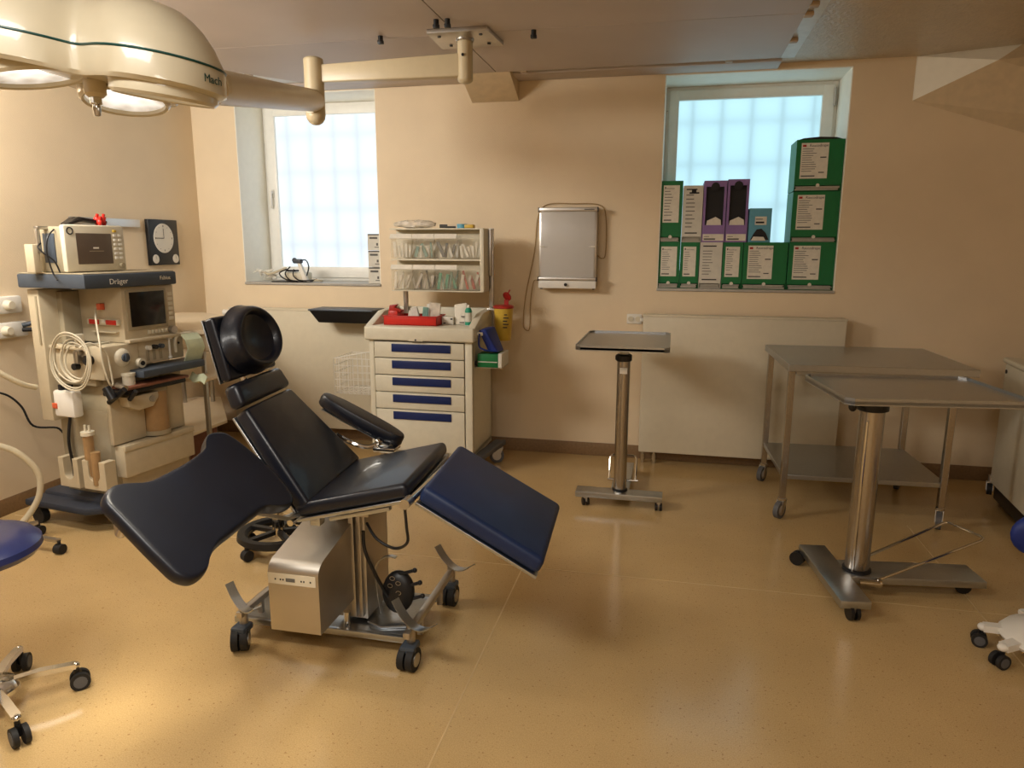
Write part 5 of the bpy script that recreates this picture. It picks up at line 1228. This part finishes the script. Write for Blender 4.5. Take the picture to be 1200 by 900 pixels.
for k, (y0, y1, z0, z1, lb) in enumerate(((3.25, 3.44, 1.16, 1.258, 'upper cream gas outlet block on the left wall'), (3.22, 3.46, 1.02, 1.11, 'lower cream gas outlet block with plugged hose on the left wall'))):
    o = thing('gas_outlet', lb, 'outlet', (-3.7, (y0 + y1) / 2, z0))
    MB().box((-3.729, y0, z0), (-3.69, y1, z1), .012).build('cover', 'white', o)
    MB().lathe([(0, .035), (.022, .035), (.03, .0)], (-3.69, y0 + .09, (z0 + z1) / 2), 20, Matrix.Rotation(PI / 2, 4, 'Y')).build('outlet_port', 'beige', o)
    if k: MB().cyl((-3.62, 3.45, 1.055), (-3.60, 3.45, 1.02), .018).cyl((-3.69, 3.42, 1.06), (-3.61, 3.45, 1.06), .012).build('hose_plug', 'black', o)
o = thing('hose_coupling', 'dark metal branched hose coupling between wall outlets and machine', 'coupling', (-3.6, 3.53, 1.08))
MB().cyl((-3.69, 3.42, 1.085), (-3.60, 3.50, 1.115), .013).cyl((-3.60, 3.50, 1.11), (-3.60, 3.50, 1.22), .014).cyl((-3.60, 3.50, 1.11), (-3.54, 3.55, 1.08), .016).sph((-3.60, 3.50, 1.115), .022).build('coupling_body', 'slate', o)
MB().cyl((-3.60, 3.50, 1.17), (-3.60, 3.50, 1.20), .018).cyl((-3.57, 3.525, 1.095), (-3.53, 3.555, 1.075), .020).build('coupling_ring', 'alu', o)
MB().tube([(-3.60, 3.50, 1.22), (-3.58, 3.52, 1.25), (-3.52, 3.56, 1.25), (-3.46, 3.60, 1.22)], .006).build('coupling_wire', 'black', o)

# ================================================================== CORNER SHELF DESK
r = thing('corner_desk', 'pale tiered corner desk in the back left corner behind the machine', 'desk', (-3.25, 4.6, 0))
MB().prism([(-3.724, 4.72), (-3.724, 5.02), (-3.47, 5.02), (-3.02, 4.70), (-2.545, 3.52), (-2.78, 3.60)], 'z', 1.005, 1.03, .003).build('desk_top', 'desk', r) if False else \
MB().prism([(-3.72, 4.60), (-3.70, 4.83), (-3.53, 4.86), (-3.24, 4.68), (-2.66, 3.83), (-2.90, 3.78)], 'z', 1.012, 1.036, .003).build('desk_top', 'desk', r)
MB().prism([(-3.69, 4.60), (-3.68, 4.80), (-3.52, 4.83), (-3.26, 4.66), (-2.70, 3.87), (-2.88, 3.83)], 'z', .90, 1.012, .003).build('drawer_unit', 'desk', r)
MB().prism([(-3.70, 4.62), (-3.68, 4.84), (-3.3, 4.72), (-2.745, 3.92), (-2.74, 3.72), (-2.90, 3.72)], 'z', .73, .752, .003).build('lower_shelf', 'desk', r)
MB().prism([(-3.72, 4.62), (-3.70, 4.9), (-3.5, 4.95), (-2.99, 4.28), (-2.99, 3.90), (-3.10, 3.86)], 'z', .33, .352, .003).build('bottom_shelf', 'desk', r)
MB().prism([(-3.62, 4.62), (-3.60, 4.85), (-3.05, 4.24), (-3.05, 3.95)], 'z', .10, .33, .003).build('plinth_box', 'brownwood', r)
for x, y in ((-3.64, 4.70), (-3.45, 4.78), (-2.86, 3.90)): MB().box((x - .012, y - .012, 0), (x + .012, y + .012, 1.012), .002).build('leg', 'alu', r)
# tissue hanging by the machine
o = MB().strap([(-2.80, 3.70, 1.03), (-2.755, 3.68, 1.00), (-2.74, 3.68, .95), (-2.77, 3.68, .88), (-2.80, 3.67, .82)], .11, .004, (.3, .8, 0))
o.strap([(-2.79, 3.68, .78), (-2.75, 3.66, .765), (-2.70, 3.66, .775), (-2.68, 3.66, .755)], .05, .012, (.1, .5, .8))
tag(o.build('tissue_sheet', 'gown'), 'pale green tissue sheet hanging between machine and corner desk', 'tissue')
